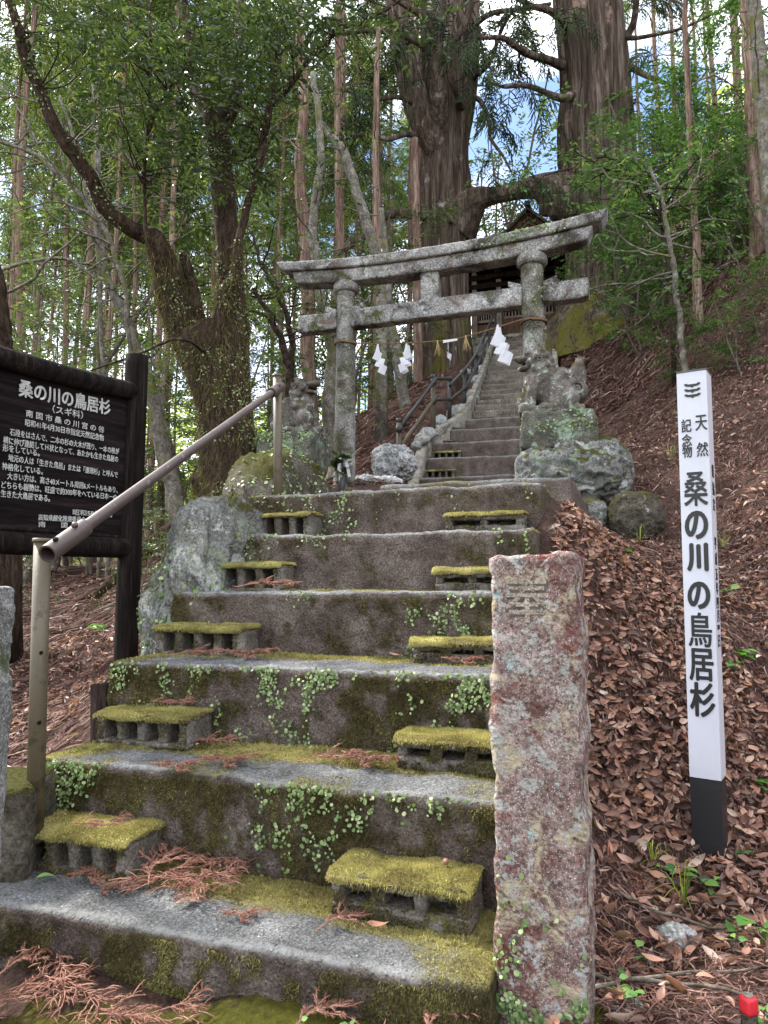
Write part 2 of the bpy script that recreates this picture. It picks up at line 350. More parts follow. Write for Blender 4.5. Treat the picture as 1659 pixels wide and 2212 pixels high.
M['cap_metal'] = G('grey_cap').out((.06, .062, .065), .5, None, .4)
def paint_metal(name, a, b, rust, th=.58, ro=.5):
    g = G(name); c = g.ramp(g.noise(6, 6, .65, g.mp((1, 1, .4))), [(.3, a), (.7, b)]); r = g.ramp(g.noise(22, 7, .72), [(th, 0.), (th + .09, 1.)])
    c = g.mix(g.mth('MULTIPLY', r, .85), c, rust); return g.out(c, ro, g.bump(g.noise(120, 4), .18, .003), .4)
M['olive_metal'] = paint_metal('olive_painted_pipe', (.06, .047, .029), (.1, .079, .05), (.035, .028, .02), .56)
M['brown_metal'] = paint_metal('brown_painted_pipe', (.042, .029, .027), (.085, .061, .058), (.17, .13, .115), .58)
M['black_metal'] = paint_metal('black_painted_pipe', (.018, .017, .017), (.035, .033, .032), (.09, .07, .05), .66, .38)
M['shrine_wood'] = bark('shrine_wood', ((.045, .026, .017), (.1, .06, .04), (.17, .11, .08)), None, (1, 1, .1), 12, .5, .006)
M['post_wood'] = bark('weathered_post_wood', ((.1, .075, .06), (.2, .155, .125), (.3, .24, .2)), None, (1, 1, .1), 12, .5, .006)
M['dark_wood'] = bark('dark_eave_wood', ((.006, .004, .003), (.015, .009, .007), (.035, .02, .015)), None, (1, 1, .2), 9, .5, .006)
M['roof'] = bark('bark_shingle_roof', ((.02, .015, .014), (.045, .035, .03), (.08, .062, .055)), None, (1, .4, 1), 9, .8, .02)
M['void'] = G('dark_interior').out((.006, .005, .005), .9, None, .1)
M['paper'] = G('white_paper').out((.66, .66, .7), .8, None, .1, 0, .3, (.6, .6, .65, 1))
M['rope'] = bark('straw_rope', ((.08, .045, .027), (.16, .1, .06), (.25, .17, .1)), None, (1, 1, 1), 90, .6, .003)
M['straw'] = foliage('straw', [(0, (.32, .21, .1)), (1, (.5, .38, .22))], .2, .7, .2, 1.1)
SUGI = ((.034, .023, .018), (.1, .072, .056), (.23, .185, .155))
M['sugi'] = bark('sugi_bark', SUGI, (.55, 2.4, 6.6, .1), (1, 1, .06), 9, 1., .05, ((.33, .28, .25), 3, .6), ((.07, .068, .012), (.19, .175, .035)))
M['sugi_big'] = bark('old_sugi_bark', SUGI, (.56, 2.2, 6.9, .1), (1, 1, .06), 7, 1., .06, ((.36, .25, .2), 2.4, .6), ((.075, .072, .014), (.2, .18, .04)))
M['cedar'] = bark('plantation_bark', ((.075, .045, .034), (.17, .11, .085), (.31, .23, .185)), (.64, 2, None, 0), (1, 1, .08), 14, .9, .02)
M['fork_bark'] = bark('mossy_fork_bark', ((.016, .011, .008), (.05, .033, .024), (.1, .07, .05)), (.6, 4, None, 0), (1, 1, .3), 26, 1., .03, ((.2, .19, .17), 8, .68), ((.03, .034, .008), (.1, .105, .02)))
M['pale_bark'] = bark('pale_smooth_bark', ((.06, .053, .042), (.13, .117, .098), (.24, .22, .19)), (.54, 5, None, 0), (1, 1, .8), 11, .4, .01)
M['twig'] = bark('twig_bark', ((.05, .04, .03), (.12, .1, .08), (.2, .17, .14)), None, (1, 1, 1), 20, .4, .005)
M['dark_twig'] = bark('dark_twig_bark', ((.012, .009, .007), (.035, .026, .02), (.075, .056, .045)), None, (1, 1, 1), 20, .4, .005)
M['leaf_dark'] = foliage('evergreen_leaf', [(0, (.01, .02, .009)), (.5, (.026, .043, .017)), (.85, (.055, .08, .028)), (1, (.12, .15, .05))], .3, .38, .45)
M['leaf_mid'] = foliage('understorey_leaf', [(0, (.02, .036, .016)), (.5, (.052, .08, .031)), (.85, (.11, .145, .055)), (1, (.24, .26, .11))], .38, .42, .4)
M['leaf_bright'] = foliage('bright_shrub_leaf', [(0, (.022, .05, .016)), (.5, (.055, .115, .034)), (.85, (.12, .195, .058)), (1, (.24, .3, .1))], .38, .4, .4)
M['needle'] = foliage('cedar_needles', [(0, (.014, .028, .01)), (.5, (.034, .06, .018)), (.85, (.07, .1, .028)), (1, (.12, .1, .035))], .3, .6, .2)
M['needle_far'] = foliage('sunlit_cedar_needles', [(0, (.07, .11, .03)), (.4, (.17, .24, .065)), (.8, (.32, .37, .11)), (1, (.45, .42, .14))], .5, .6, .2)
M['litter'] = foliage('dead_leaves', [(0, (.05, .028, .022)), (.25, (.13, .065, .048)), (.5, (.25, .13, .095)), (.72, (.37, .19, .125)), (.88, (.42, .28, .21)), (1, (.5, .4, .34))], .15, .5, .35, 1.1)
M['strand'] = foliage('dead_cedar_strands', [(0, (.03, .017, .014)), (.35, (.095, .05, .04)), (.7, (.2, .11, .088)), (1, (.37, .29, .25))], .05, .8, .15, 1.)
M['frond'] = foliage('dead_cedar_frond', [(0, (.12, .052, .036)), (.5, (.24, .115, .082)), (1, (.4, .24, .18))], .1, .75, .2, 1.)
M['sprout'] = foliage('fresh_sprout', [(0, (.035, .11, .025)), (.5, (.08, .2, .045)), (1, (.2, .34, .08))], .35, .4, .4)
M['grass'] = foliage('grass_blade', [(0, (.07, .14, .02)), (.5, (.2, .28, .045)), (1, (.42, .42, .08))], .35, .5, .3)
M['red_paint'] = G('red_stake_paint').out((.5, .02, .03), .45, None, .4)
def ground_mat():
    g = G('forest_floor'); f = g.noise(3, 7, .65); fi = g.noise(60, 6, .75); tw = g.noise(26, 6, .75, g.mp((1, 1, 1)), 2.2)
    c = g.ramp(f, [(.3, (.05, .029, .023)), (.5, (.105, .062, .049)), (.7, (.17, .105, .085))])
    c = g.mix(.9, c, g.ramp(fi, [(.28, .25), (.5, .9), (.72, 1.9)]), 'MULTIPLY'); c = g.mix(.7, c, g.ramp(tw, [(.35, .4), (.55, 1.1), (.7, 1.6)]), 'MULTIPLY')
    mm = g.ramp(g.mth('ADD', g.att('moss'), g.mth('MULTIPLY', g.mth('SUBTRACT', g.noise(9, 7, .75), .5), 1.3)), [(.45, 0.), (.62, 1.)])
    c = g.mix(mm, c, g.ramp(g.noise(50, 5, .75), [(.3, (.045, .045, .01)), (.6, (.13, .125, .02)), (.75, (.22, .19, .04))]))
    fl = g.att('far'); c = g.mix(fl, c, g.ramp(g.noise(.7, 6, .7), [(.3, (.05, .045, .02)), (.6, (.1, .1, .03))]))
    h = g.mth('ADD', g.noise(40, 7, .8), g.mth('MULTIPLY', tw, .8)); return g.out(c, .95, g.bump(h, 1., .03), .1)
M['ground'] = ground_mat()

# ------------------------------------------------------------------ ground
GP = [(0, -15, -.6), (-15, -12, -1.2), (15, -12, 1.5), (0, -3, -.05), (-4, -2, -.2), (4, -2, .3), (0, .6, 0), (-.6, 1.2, -.015), (-1.1, 1.5, -.1), (-.95, 1.25, -.07), (.3, 1.4, .02), (-2, 1.2, -.05), (1, 1.6, .02), (1.5, 1.3, .06),
      (1, 2.3, .04), (.7, 2.35, .13), (.62, 2.55, .45), (1.15, 3.1, .75), (1.2, 4, 1.0), (1.45, 2.7, .22), (1.9, 2.2, .2), (2.1, 3, .6), (2.1, 4, .95), (1.55, 5.0, 1.22), (1.9, 5.3, 1.22), (1.5, 6, 1.5), (2.1, 6, 1.75), (2.95, 5.5, 1.85),
      (3.75, 7, 2.96), (4.8, 9, 4.9), (3.7, 10, 3.95), (2.6, 8.5, 2.75), (4.6, 11, 5.5), (4.7, 14, 6.1), (3.2, 12.7, 4.75), (2.3, 9.5, 2.95), (5.5, 17, 8.2), (6.5, 9, 6.6), (5.5, 6, 4.2), (3.5, 3.5, 2.0), (5, 2, 2.5),
      (-1.55, 2.2, .05), (-1.5, 3, .1), (-1.7, 3.6, .16), (-2.5, 5, .25), (-1.5, 5, .55), (-4, 8, .75), (-6, 12, 1.1), (-1.1, 4.6, .85), (-1.3, 5.6, 1.05), (-.8, 6.8, 1.6), (-1.6, 7, 1.25), (-2.4, 7, .8), (-.4, 7.6, 1.9), (-.9, 9, 2.1), (-1.5, 10.5, 1.9), (-3, 12, 1.5),
      (.1, 8.6, 2.0), (.55, 9.3, 2.6), (.75, 10.3, 3.2), (.95, 3.35, 1.1), (1.0, 3.8, 1.25), (.8, 3.0, 1.02), (.72, 2.7, .72), (1.2, 11.5, 3.85), (.0, 11.2, 3.45), (1.5, 12.7, 4.6), (.2, 13, 4.4), (1.9, 15, 5.8), (1.2, 15.5, 5.5), (.2, 16, 5.0), (2.7, 16.8, 6.75), (3.6, 19, 6.9), (3.6, 23, 7.3), (.5, 20, 5.8),
      (.3, 4.6, 1.3), (.6, 6, 1.55), (.8, 7.4, 1.8), (1.0, 8.3, 1.85),
      (-3, 20, 1.5), (-10, 25, 1.0), (-8, 16, 1.0), (-20, 40, 3), (-14, 14, .6), (-25, 20, 0), (0, 26, 5), (4, 32, 9.5), (-8, 50, 7), (-30, 60, 10), (10, 14, 10), (9, 22, 11), (14, 35, 20), (20, 15, 18), (10, 4, 6), (0, 60, 9), (12, 60, 12), (30, 60, 34), (-60, 60, 14), (60, 60, 45), (-60, 0, 0), (60, 0, 25), (-60, -40, -3), (60, -40, 10), (0, -40, -2), (-60, 110, 22), (70, 110, 60), (0, 110, 14), (25, 110, 20)]
GP = A(GP, float)
def _U(a, b): d2 = ((a[:, None] - b[None]) ** 2).sum(-1); return d2 * np.log(np.maximum(d2, 1e-9)) * .5
_K = _U(GP[:, :2], GP[:, :2]) + np.eye(len(GP)) * 1e-3; _Pm = np.c_[np.ones(len(GP)), GP[:, :2]]
_W = np.linalg.solve(np.block([[_K, _Pm], [_Pm.T, np.zeros((3, 3))]]), np.r_[GP[:, 2], 0, 0, 0])
UA = math.radians(13); UF, UE, UO = A([math.sin(UA), math.cos(UA)]), A([math.cos(UA), -math.sin(UA)]), A([.85, 8.5])
def UP(l, s, z=0.0): q = UO + UE * l + UF * s; return A([q[0], q[1], z])
def hgt(x, y):
    x, y = np.atleast_1d(np.asarray(x, float)), np.atleast_1d(np.asarray(y, float)); q = np.c_[x.ravel(), y.ravel()]; o = np.empty(len(q))
    for i in range(0, len(q), 20000): b = q[i:i + 20000]; o[i:i + 20000] = _U(b, GP[:, :2]) @ _W[:-3] + np.c_[np.ones(len(b)), b] @ _W[-3:]
    near = sstep(25, 8, np.hypot(q[:, 0], q[:, 1]))
    o += (fbm(np.c_[q * 1.3, q[:, :1] * 0], 4, 3) - .5) * .22 * sstep(1.2, 5, q[:, 1]) + (fbm(np.c_[q * 5, q[:, :1] * 0], 3, 9) - .5) * .07 * near + (fbm(np.c_[q * 9, q[:, :1] * 0], 2, 5) - .5) * .018 * near
    o += (fbm(np.c_[q * .25, q[:, :1] * 0], 3, 13) - .5) * 1.6 * sstep(20, 45, np.hypot(q[:, 0], q[:, 1]))
    xs, ys = toS(q[:, 0], q[:, 1])                         # sink the ground under the two flights
    o -= .5 * sstep(-1.8, -1.6, xs) * sstep(-.36, -.5, xs) * sstep(1.42, 1.5, ys) * sstep(5.2, 4.9, ys)
    l = (q - UO) @ UE; s_ = (q - UO) @ UF
    o -= .4 * sstep(-.62, -.45, l) * sstep(1.4, 1.28, l) * sstep(-.1, .1, s_) * sstep(9.0, 8.6, s_)
    return o.reshape(x.shape)
def h1(x, y): return float(hgt(x, y)[0])
def graded(segs): return np.unique(np.concatenate([np.arange(a, b, s) for a, b, s in segs]))
gx = graded([(-70, -20, 5), (-20, -8, .9), (-8, -3, .2), (-3, 3.2, .045), (3.2, 7, .12), (7, 20, .8), (20, 75, 5)])
gy = graded([(-40, -6, 3), (-6, .6, .25), (.6, 6.5, .045), (6.5, 12, .08), (12, 20, .2), (20, 40, .9), (40, 125, 5)])
X, Y = np.meshgrid(gx, gy); Z = hgt(X, Y); idx = np.arange(X.size).reshape(X.shape)
mb = MB(); rr_ = np.hypot(X, Y)
mossg = sstep(1.75, 1.4, Y) * sstep(.75, .3, X) * .95 + .25 * sstep(-1.2, -2.2, X) * 0
mb.add(np.c_[X.ravel(), Y.ravel(), Z.ravel()], np.stack([idx[:-1, :-1], idx[:-1, 1:], idx[1:, 1:], idx[1:, :-1]], -1).reshape(-1, 4), moss=mossg.ravel(), far=sstep(16, 30, rr_).ravel())
ground = mb.build('ground', M['ground']); tag(ground, 'sloping forest floor of brown leaves and cedar needles', 'ground', kind='structure')

# ------------------------------------------------------------------ lower stone steps (stair frame)
YS = {1: 1.373, 2: 1.70, 3: 2.072, 4: 2.46, 5: 2.81, 6: 3.12}; ZT = {1: .118, 2: .357, 3: .597, 4: .83, 5: 1.075, 6: 1.30}
XL = {1: -1.95, 2: -1.66, 3: -1.72, 4: -1.75, 5: -1.77, 6: -1.79}; XR = {1: -.27, 2: -.29, 3: -.31, 4: -.33, 5: -.35, 6: -.355}
def step_masks(p, k):
    xs, ys, z = p[:, 0], p[:, 1], p[:, 2]; top = z > ZT[k] - .018
    n1 = fbm(p * A([3.2, 3.2, 3.2]) + k * 7.7, 5, 21); n2 = fbm(p * 9 + k * 3.1, 4, 33)
    n3 = fbm(np.c_[xs * 24, ys * 24, z * 19] + k * 9.1, 4, 44); b = (ys - YS[k]) / (YS.get(k + 1, YS[k] + .5) - YS[k]); e = np.exp(-(xs - XL[k]) / .22) + .8 * np.exp(-(XR[k] - xs) / (.3 if k == 1 else .2))
    far_ = [0, 1, 1, .9, .8, .75, .75][k]
    mt = np.clip(1.1 * sstep(.3, .85, b) + .85 * e + (n1 - .5) * 1.9 + (n2 - .5) * .6 - .1, 0, 1) * far_
    mr = np.clip(.36 + (n1 - .5) * 1.5 + (n3 - .5) * 1.6 + .55 * e + .25 * np.exp(-(ZT[k] - z) / .05) + (n2 - .5) * .6, 0, 1) * [0, .95, .85, 1, .72, .55, .5][k]
    wear = np.exp(-((ys - YS[k] - .012) / .011) ** 2) * np.exp(-((z - ZT[k]) / .01) ** 2) * (1 - np.clip(mt * 1.1, 0, .85))
    return np.where(top, mt, mr), np.clip(wear * 1.2, 0, 1), top
stairs = empty('stone_staircase', (0, 0, 0), -PH, 'mossy lower flight of six broad concrete steps in the foreground', 'staircase')
STEP = {}
for k in range(1, 7):
    y1 = YS[k + 1] + .06 if k < 6 else 4.15
    h = .0085 if k <= 3 else .012
    V, F = subbox((XL[k], YS[k], ZT[k] - (.34 if k < 6 else .6)), (XR[k], y1, ZT[k]), h if k < 6 else .018, .016)
    V[:, 2] += np.where(V[:, 2] > ZT[k] - .1, (fbm(V * 2.5 + k, 3, 2) - .5) * .022, 0) + (V[:, 2] > ZT[k] - .05) * (V[:, 1] - YS[k]) * .012
    V[:, 1] += (fbm(V * A([2.2, 0, 2.2]) + k * 5, 3, 4) - .5) * .03 * (V[:, 1] < YS[k] + .05)
    V = rough(V, F, .009, 11, 3, k); V = rough(V, F, .005, 48, 3, k + 9)
    top = V[:, 2] > ZT[k] - .02; V = np.where(top[:, None], V, V + (fbm(V * 26 + k, 4, 8)[:, None] - .5) * A([0, .016, 0]))
    if k == 1: V[:, 1] -= np.clip(-.33 - V[:, 0], 0, 1.2) * 0.0
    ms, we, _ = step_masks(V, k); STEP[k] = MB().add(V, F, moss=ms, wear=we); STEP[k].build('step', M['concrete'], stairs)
# the landing behind the sixth step: two low sills that fade into the path
landing = empty('path_landing', (0, 0, 0), -PH); landing['kind'] = 'structure'; tag(landing, 'sloping landing with two low concrete sills before the gate', 'landing')
for (a, b_, z0, xl, xr) in ((4.12, 6.2, 1.475, -1.45, -.3), (5.95, 8.2, 1.68, -1.75, -.42)):
    V, F = subbox((xl, a, z0 - .5), (xr, b_, z0), .03, .02); V = rough(V, F, .012, 8, 3, 3); ms = np.clip((fbm(V * 4, 4, 5) - .45) * 2, 0, .55)
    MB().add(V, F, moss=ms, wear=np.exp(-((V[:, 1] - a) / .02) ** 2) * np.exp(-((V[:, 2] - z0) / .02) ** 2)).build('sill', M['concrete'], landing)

# ---- hollow concrete blocks used as half steps
BLADE = A([[0, -.5, 0], [0, .5, 0], [.25, 0, 1.0]])
def blades(mb, p, nn, ln, wd, rng, lean=.5):
    n = len(p); d = nrm(nn + rng.normal(0, lean, (n, 3))); Mx = basis(np.cross(d, nrm(rng.normal(size=(n, 3))))); 
    x, y = Mx[:, :, 0], np.cross(d, Mx[:, :, 0]); l = ln * rng.uniform(.5, 1.4, n)[:, None]; w_ = wd * rng.uniform(.7, 1.3, n)[:, None]
    V = np.stack([p - x * w_ / 2, p + x * w_ / 2, p + d * l + y * l * .3], 1).reshape(-1, 3)
    mb.add(V, np.arange(3 * n).reshape(n, 3), rnd=np.repeat(np.clip(rng.normal(.42, .17, n) + (fbm(p * 11, 4, 51) - .5) * 1.3, 0, 1), 3)); return mb
BL = {}
def block(name, W, Dp, H, holes, seed, mossy, slot=False):
    """a hollow concrete block lying with its holes to the front; local x along the step, -y towards the viewer"""
    m = MB(); t = .024; wb = .03
    gap = (W - wb * (holes + 1)) / holes
    lo = .02 if not slot else .038; hi = .02 if not slot else .03
    for a, b_ in (((-W / 2, 0, 0), (W / 2, Dp, lo)), ((-W / 2, 0, H - hi), (W / 2, Dp, H))):
        V, F = subbox(a, b_, .011, .007); m.add(rough(rough(V, F, .006, 22, 3, seed), F, .004, 70, 2, seed), F)
    for i in range(holes + 1):
        x = -W / 2 + i * (gap + wb) + .002 * (i == 0) - .002 * (i == holes); V, F = subbox((x, .004, lo - .006), (x + wb, Dp - .004, H - hi + .006), .011, .006)
        q = (V[:, 2] - H / 2) / H * 2; V[:, 0] += np.sign(V[:, 0] - x - wb / 2) * .008 * q ** 2; m.add(rough(V, F, .006, 30, 3, seed + i), F)
    V, F = subbox((-W / 2 + .01, Dp - .03, lo - .004), (W / 2 - .01, Dp - .006, H - hi + .004), .02); m.add(V, F)
    BL[name] = m; return m
def place_block(name, xs0, xs1, ysf, z, H, holes, seed, mossy, label, group, frame='stair', slot=False, Dp=.19, tilt=0.0):
    W = xs1 - xs0; m = block(name, W, Dp, H, holes, seed, mossy, slot)
    loc = S((xs0 + xs1) / 2, ysf, z) if frame == 'stair' else UP((xs0 + xs1) / 2, ysf, z)
    rz = (-PH if frame == 'stair' else -UA) + tilt; t = empty('concrete_block', loc, rz, label, 'concrete block', group)
    m.build('block', M['block'], t); rng = np.random.default_rng(seed)
    if mossy:
        cap = MB(); V, F = subbox((-W / 2 - .008, -.012, H - .004), (W / 2 + .006, Dp - .004, H + .006), .012, .006)
        V = rough(V, F, .01, 16, 3, seed); V[:, 2] -= np.clip(.012 - V[:, 1], 0, .05) * .5
        cap.add(V, F, rnd=np.clip(.4 + (fbm(V * 11, 4, seed) - .5) * 2.0, 0, 1))
        p, nn = cap.sample(int(15000 * mossy), rng, lambda c, n_: np.where(n_[:, 2] > .3, 1., .8) * (n_[:, 2] > -.3)); blades(cap, p, nn + A([0, 0, .3]), .0042, .0018, rng, .8)
        n = int(330 * mossy); p = np.c_[rng.uniform(-W / 2, W / 2, n), np.full(n, -.01) - rng.random(n) * .004, H - rng.random(n) ** 2 * .014]      # hanging fringe
        blades(cap, p, np.tile(A([0, -.25, -1.]), (n, 1)), .0085, .0022, rng, .35)
        cap.build('moss', M['moss'], t)
        dk = MB(); p, nn = m.sample(int(4500 * mossy), rng, lambda c, n_: (n_[:, 1] < -.5) * (fbm(c * 22, 3, seed + 5) > .47) + 0.02); blades(dk, p, nn, .007, .0028, rng); dk.build('moss_fringe', M['moss_dark'], t)
    return t
GB = 'concrete blocks set as half steps on the lower flight'
LB = [(1, -1.545, -1.21, 1.548, .104, 'lowest moss-topped block at the left end of the steps'), (2, -1.632, -1.297, 1.92, .098, 'moss-topped left block with a dead twig on top, second from the bottom'),
      (3, -1.71, -1.347, 2.31, .108, 'moss-capped left block beside the boulder foot, third from the bottom'), (4, -1.745, -1.372, 2.66, .12, 'left block with thin moss beside the boulder, fourth from the bottom'),
      (5, -1.715, -1.382, 2.97, .116, 'topmost left block, near the boulder crest')]
for k, a, b_, yf, H, lb in LB: place_block('L%d' % k, a, b_, yf, ZT[k] - .004, H, 4, 40 + k, [0, 1.5, 1.3, 1.1, .8, .6][k], lb, GB, Dp=.155, tilt=[0, .0, .03, -.01, .02, 0][k])
RB = [(1, -.664, -.345, 1.556, .098, 3, 'lowest moss-topped block on the right, with an acorn lying on it', 1.6), (2, -.628, -.31, 1.925, .088, 3, 'moss-topped right block with three narrow slots, half hidden by the carved stone post', 1.4),
      (3, -.698, -.36, 2.32, .08, 3, 'right block behind the carved stone post, third from the bottom', 1.0), (4, -.714, -.43, 2.67, .09, 2, 'right block just left of the carved post top', .7), (5, -.75, -.417, 2.98, .09, 2, 'topmost right block of the lower flight, at the step corner', .7)]
for k, a, b_, yf, H, hn, lb, mo in RB: place_block('R%d' % k, a, b_, yf, ZT[k] - .004, H, hn, 60 + k, mo, lb, GB, slot=True, Dp=.145)

# ---- moss and creeping ferns on the steps (uncountable)
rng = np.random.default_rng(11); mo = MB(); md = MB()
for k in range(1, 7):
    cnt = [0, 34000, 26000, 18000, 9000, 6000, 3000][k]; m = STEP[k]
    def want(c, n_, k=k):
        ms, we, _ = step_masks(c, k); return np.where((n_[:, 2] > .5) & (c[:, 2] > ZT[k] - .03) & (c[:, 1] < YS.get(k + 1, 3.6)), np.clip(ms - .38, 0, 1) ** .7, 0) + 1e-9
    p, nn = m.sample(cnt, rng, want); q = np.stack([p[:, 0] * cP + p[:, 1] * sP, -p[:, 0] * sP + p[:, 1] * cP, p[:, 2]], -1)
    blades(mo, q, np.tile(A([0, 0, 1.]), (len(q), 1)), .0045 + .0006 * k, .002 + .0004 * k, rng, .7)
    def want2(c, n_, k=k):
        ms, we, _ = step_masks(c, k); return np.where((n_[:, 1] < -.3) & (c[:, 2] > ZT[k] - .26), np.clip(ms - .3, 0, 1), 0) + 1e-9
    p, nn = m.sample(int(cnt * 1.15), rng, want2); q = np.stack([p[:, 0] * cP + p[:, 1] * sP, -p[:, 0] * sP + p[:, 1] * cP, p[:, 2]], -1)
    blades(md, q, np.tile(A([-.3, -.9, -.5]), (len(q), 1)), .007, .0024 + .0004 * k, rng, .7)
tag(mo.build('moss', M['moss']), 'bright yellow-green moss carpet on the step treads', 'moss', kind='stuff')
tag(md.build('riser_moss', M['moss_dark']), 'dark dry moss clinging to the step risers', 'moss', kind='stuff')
DISC = np.vstack([[[0, 0, .12]], [[math.cos(a) * (1.15 if i % 6 == 0 else 1), math.sin(a) * .92, 0] for i, a in enumerate(np.linspace(0, 2 * math.pi, 7)[:-1])]]); DF = A([[0, 1 + i, 1 + (i + 1) % 6] for i in range(6)])
def ferns(mb, p, nn, size, rng):
    n = len(p); d = nrm(nn + rng.normal(0, .42, (n, 3)) + A([0, 0, .25])); t = nrm(np.cross(d, nrm(rng.normal(size=(n, 3))))); Mx = np.stack([t, np.cross(d, t), d], -1)
    inst(mb, DISC, [DF], p + nn * (.004 + rng.random((n, 1)) * .006), Mx, size * rng.uniform(.55, 1.25, n), np.clip(rng.normal(.5, .22, n), 0, 1)); return mb
fe = MB()
def wfern(k, xs, z):                                       # where the ferns grow on each riser
    d = ZT[k] - z; n1 = .5 + .75 * (fbm(np.c_[xs * 7, z * 5, xs * 0 + k * 3.3], 5, 71) - .5); n2 = fbm(np.c_[xs * 22, z * 16, xs * 0 + k], 3, 72)
    e = .3 * np.exp(-(xs - XL[k]) / .22); top = np.exp(-d / .07)
    v = {1: -.38 + 0 * xs, 2: .32 * sstep(-1.0, -.8, xs) * sstep(-.25, -.42, xs) * np.exp(-d / .1) + .35 * sstep(-1.38, -1.5, xs) - .14, 3: .2 * top - .06 + .08 * sstep(-.8, -.4, xs), 4: .17 * top - .07, 5: -.06 + .1 * top + .08 * sstep(-1.1, -1.5, xs), 6: -.05 + .1 * top + .1 * sstep(-1.2, -1.7, xs)}[k]
    return np.clip((n1 - .5 + v + .08 * (n2 - .5) + .3 * e * (k > 1)) * 6, 0, 1) * np.clip((n2 - .4) * 5, 0, 1)
for k in range(1, 7):
    n0 = [0, 0, 26000, 22000, 14000, 9000, 6000][k]
    if not n0: continue
    xs = rng.uniform(XL[k] + .02, XR[k] - .02, n0); z = ZT[k] + .004 - rng.random(n0) * .25; q = np.clip(wfern(k, xs, z), 0, 1); s_ = rng.random(n0) < q * .3; xs, z = xs[s_], z[s_]
    p = np.stack([xs * cP + (YS[k] - .006) * sP, -xs * sP + (YS[k] - .006) * cP, z], -1); ferns(fe, p, np.tile(A([-sP, -cP, 0]), (len(p), 1)), .0042 + .0003 * k, rng)

# ------------------------------------------------------------------ pipes and posts
def pipe(name, a, b, r, mat, parent, seg=20): 
    m = MB(); tube(m, [a, A(a) + (A(b) - A(a)) * .5, b], r, seg); return m.build(name, mat, parent)
def hollow(name, a, b, r, mat, parent, th=.004):
    a, b = A(a, float), A(b, float); m = MB(); tube(m, [a, (a + b) / 2, b], r, 20, cap=False); tube(m, [b, (a + b) / 2, a], r - th, 20, cap=False)
    for e, s_ in ((a, -1), (b, 1)):
        T, N, B = frames(np.stack([a, (a + b) / 2, b])); an = np.linspace(0, 2 * math.pi, 21)[:-1]; c, s2 = np.cos(an)[:, None], np.sin(an)[:, None]
        o_ = e + r * (c * N[0] + s2 * B[0]); i_ = e + (r - th) * (c * N[0] + s2 * B[0]); k = np.arange(20); j = (k + 1) % 20
        q = np.stack([k, j, j + 20, k + 20], -1); m.add(np.vstack([o_, i_]), q if s_ < 0 else q[:, ::-1])
    return m.build(name, mat, parent)
rail = empty('handrail', (0, 0, 0), 0, 'brown pipe handrail slanting up in front of the notice board', 'handrail')
b0, t0 = P(80, 1690, 1.95), P(92, 1168, 1.95); b1, t1 = P(603, 1064, 3.6), P(599, 812, 3.6)
for b_, t_ in ((b0 - A([0, 0, .15]), t0), (b1 - A([0, 0, .2]), t1)):
    p_ = pipe('post', b_, t_, .0225, M['olive_metal'], rail); m = MB(); tube(m, [t_ - A([0, 0, .004]), t_, t_ + A([0, 0, .006])], [.0262, .0262, .0255], 20); m.build('cap', M['olive_metal'], p_)
    if b_[1] < 3:
        for zz in (.39, .62): q = b_ + (t_ - b_) * zz + A([.0135, -.018, 0]); m = MB(); tube(m, [q, q + A([.001, -.003, 0])], .005, 8); m.build('bolt_hole', M['void'], p_)
ra, rb = P(150, 1163, 1.905), P(590, 846, 3.52); ax = nrm(rb - ra)
hollow('rail', ra, rb, .0168, M['brown_metal'], rail)
hollow('clamp', ra - ax * .1, ra + ax * .075, .0245, M['brown_metal'], rail, .005); m = MB(); q = ra + ax * .03 + A([.006, -.022, .019]); tube(m, [q, q + A([.003, -.006, .008])], [.009, .007], 10); m.build('bolt', M['brown_metal'], rail)
m = MB(); q = ra - ax * .06 + A([.006, -.021, .0185]); tube(m, [q, q + A([.0012, -.003, .0028])], [.0075, .0075], 8); m.build('bolt_hole', M['void'], rail)
hollow('clamp', rb - ax * .03, rb + ax * .13, .0255, M['brown_metal'], rail, .005); m = MB(); q = rb + ax * .07 + A([.012, -.026, .012]); tube(m, [q, q + A([.003, -.006, .002])], [.012, .01], 10); m.build('bolt', M['brown_metal'], rail)

def rock(name, c, r, seed, mat, label, cat, amp=.12, freq=2.2, n=None, rz=0.0, group=None, rnd=.55, build=True, cut=0):
    r = A(r, float); h = max(r) * 2 / (n or 40); V, F = subbox(-r, r, h, min(r) * rnd * 1.7 if rnd < .6 else min(r))
    l = np.linalg.norm(V / r, axis=1, keepdims=True); V = V * (1 - rnd + rnd / np.maximum(l, .3) * 1.0) if rnd >= .6 else V
    s_ = np.mean(r); V = rough(V, F, amp * s_, freq / s_, 4, seed); V = rough(V, F, amp * s_ * .8, freq * 2.6 / s_, 4, seed + 3, True); V = rough(V, F, amp * s_ * .16, freq * 9 / s_, 3, seed + 5)
    V = V @ Rz(rz).T; m = MB().add(V, F)
    if not build: return m
    o = m.build(name, mat); o.location = tuple(float(x) for x in c); tag(o, label, cat, group); m.loc = A(c, float); return o, m
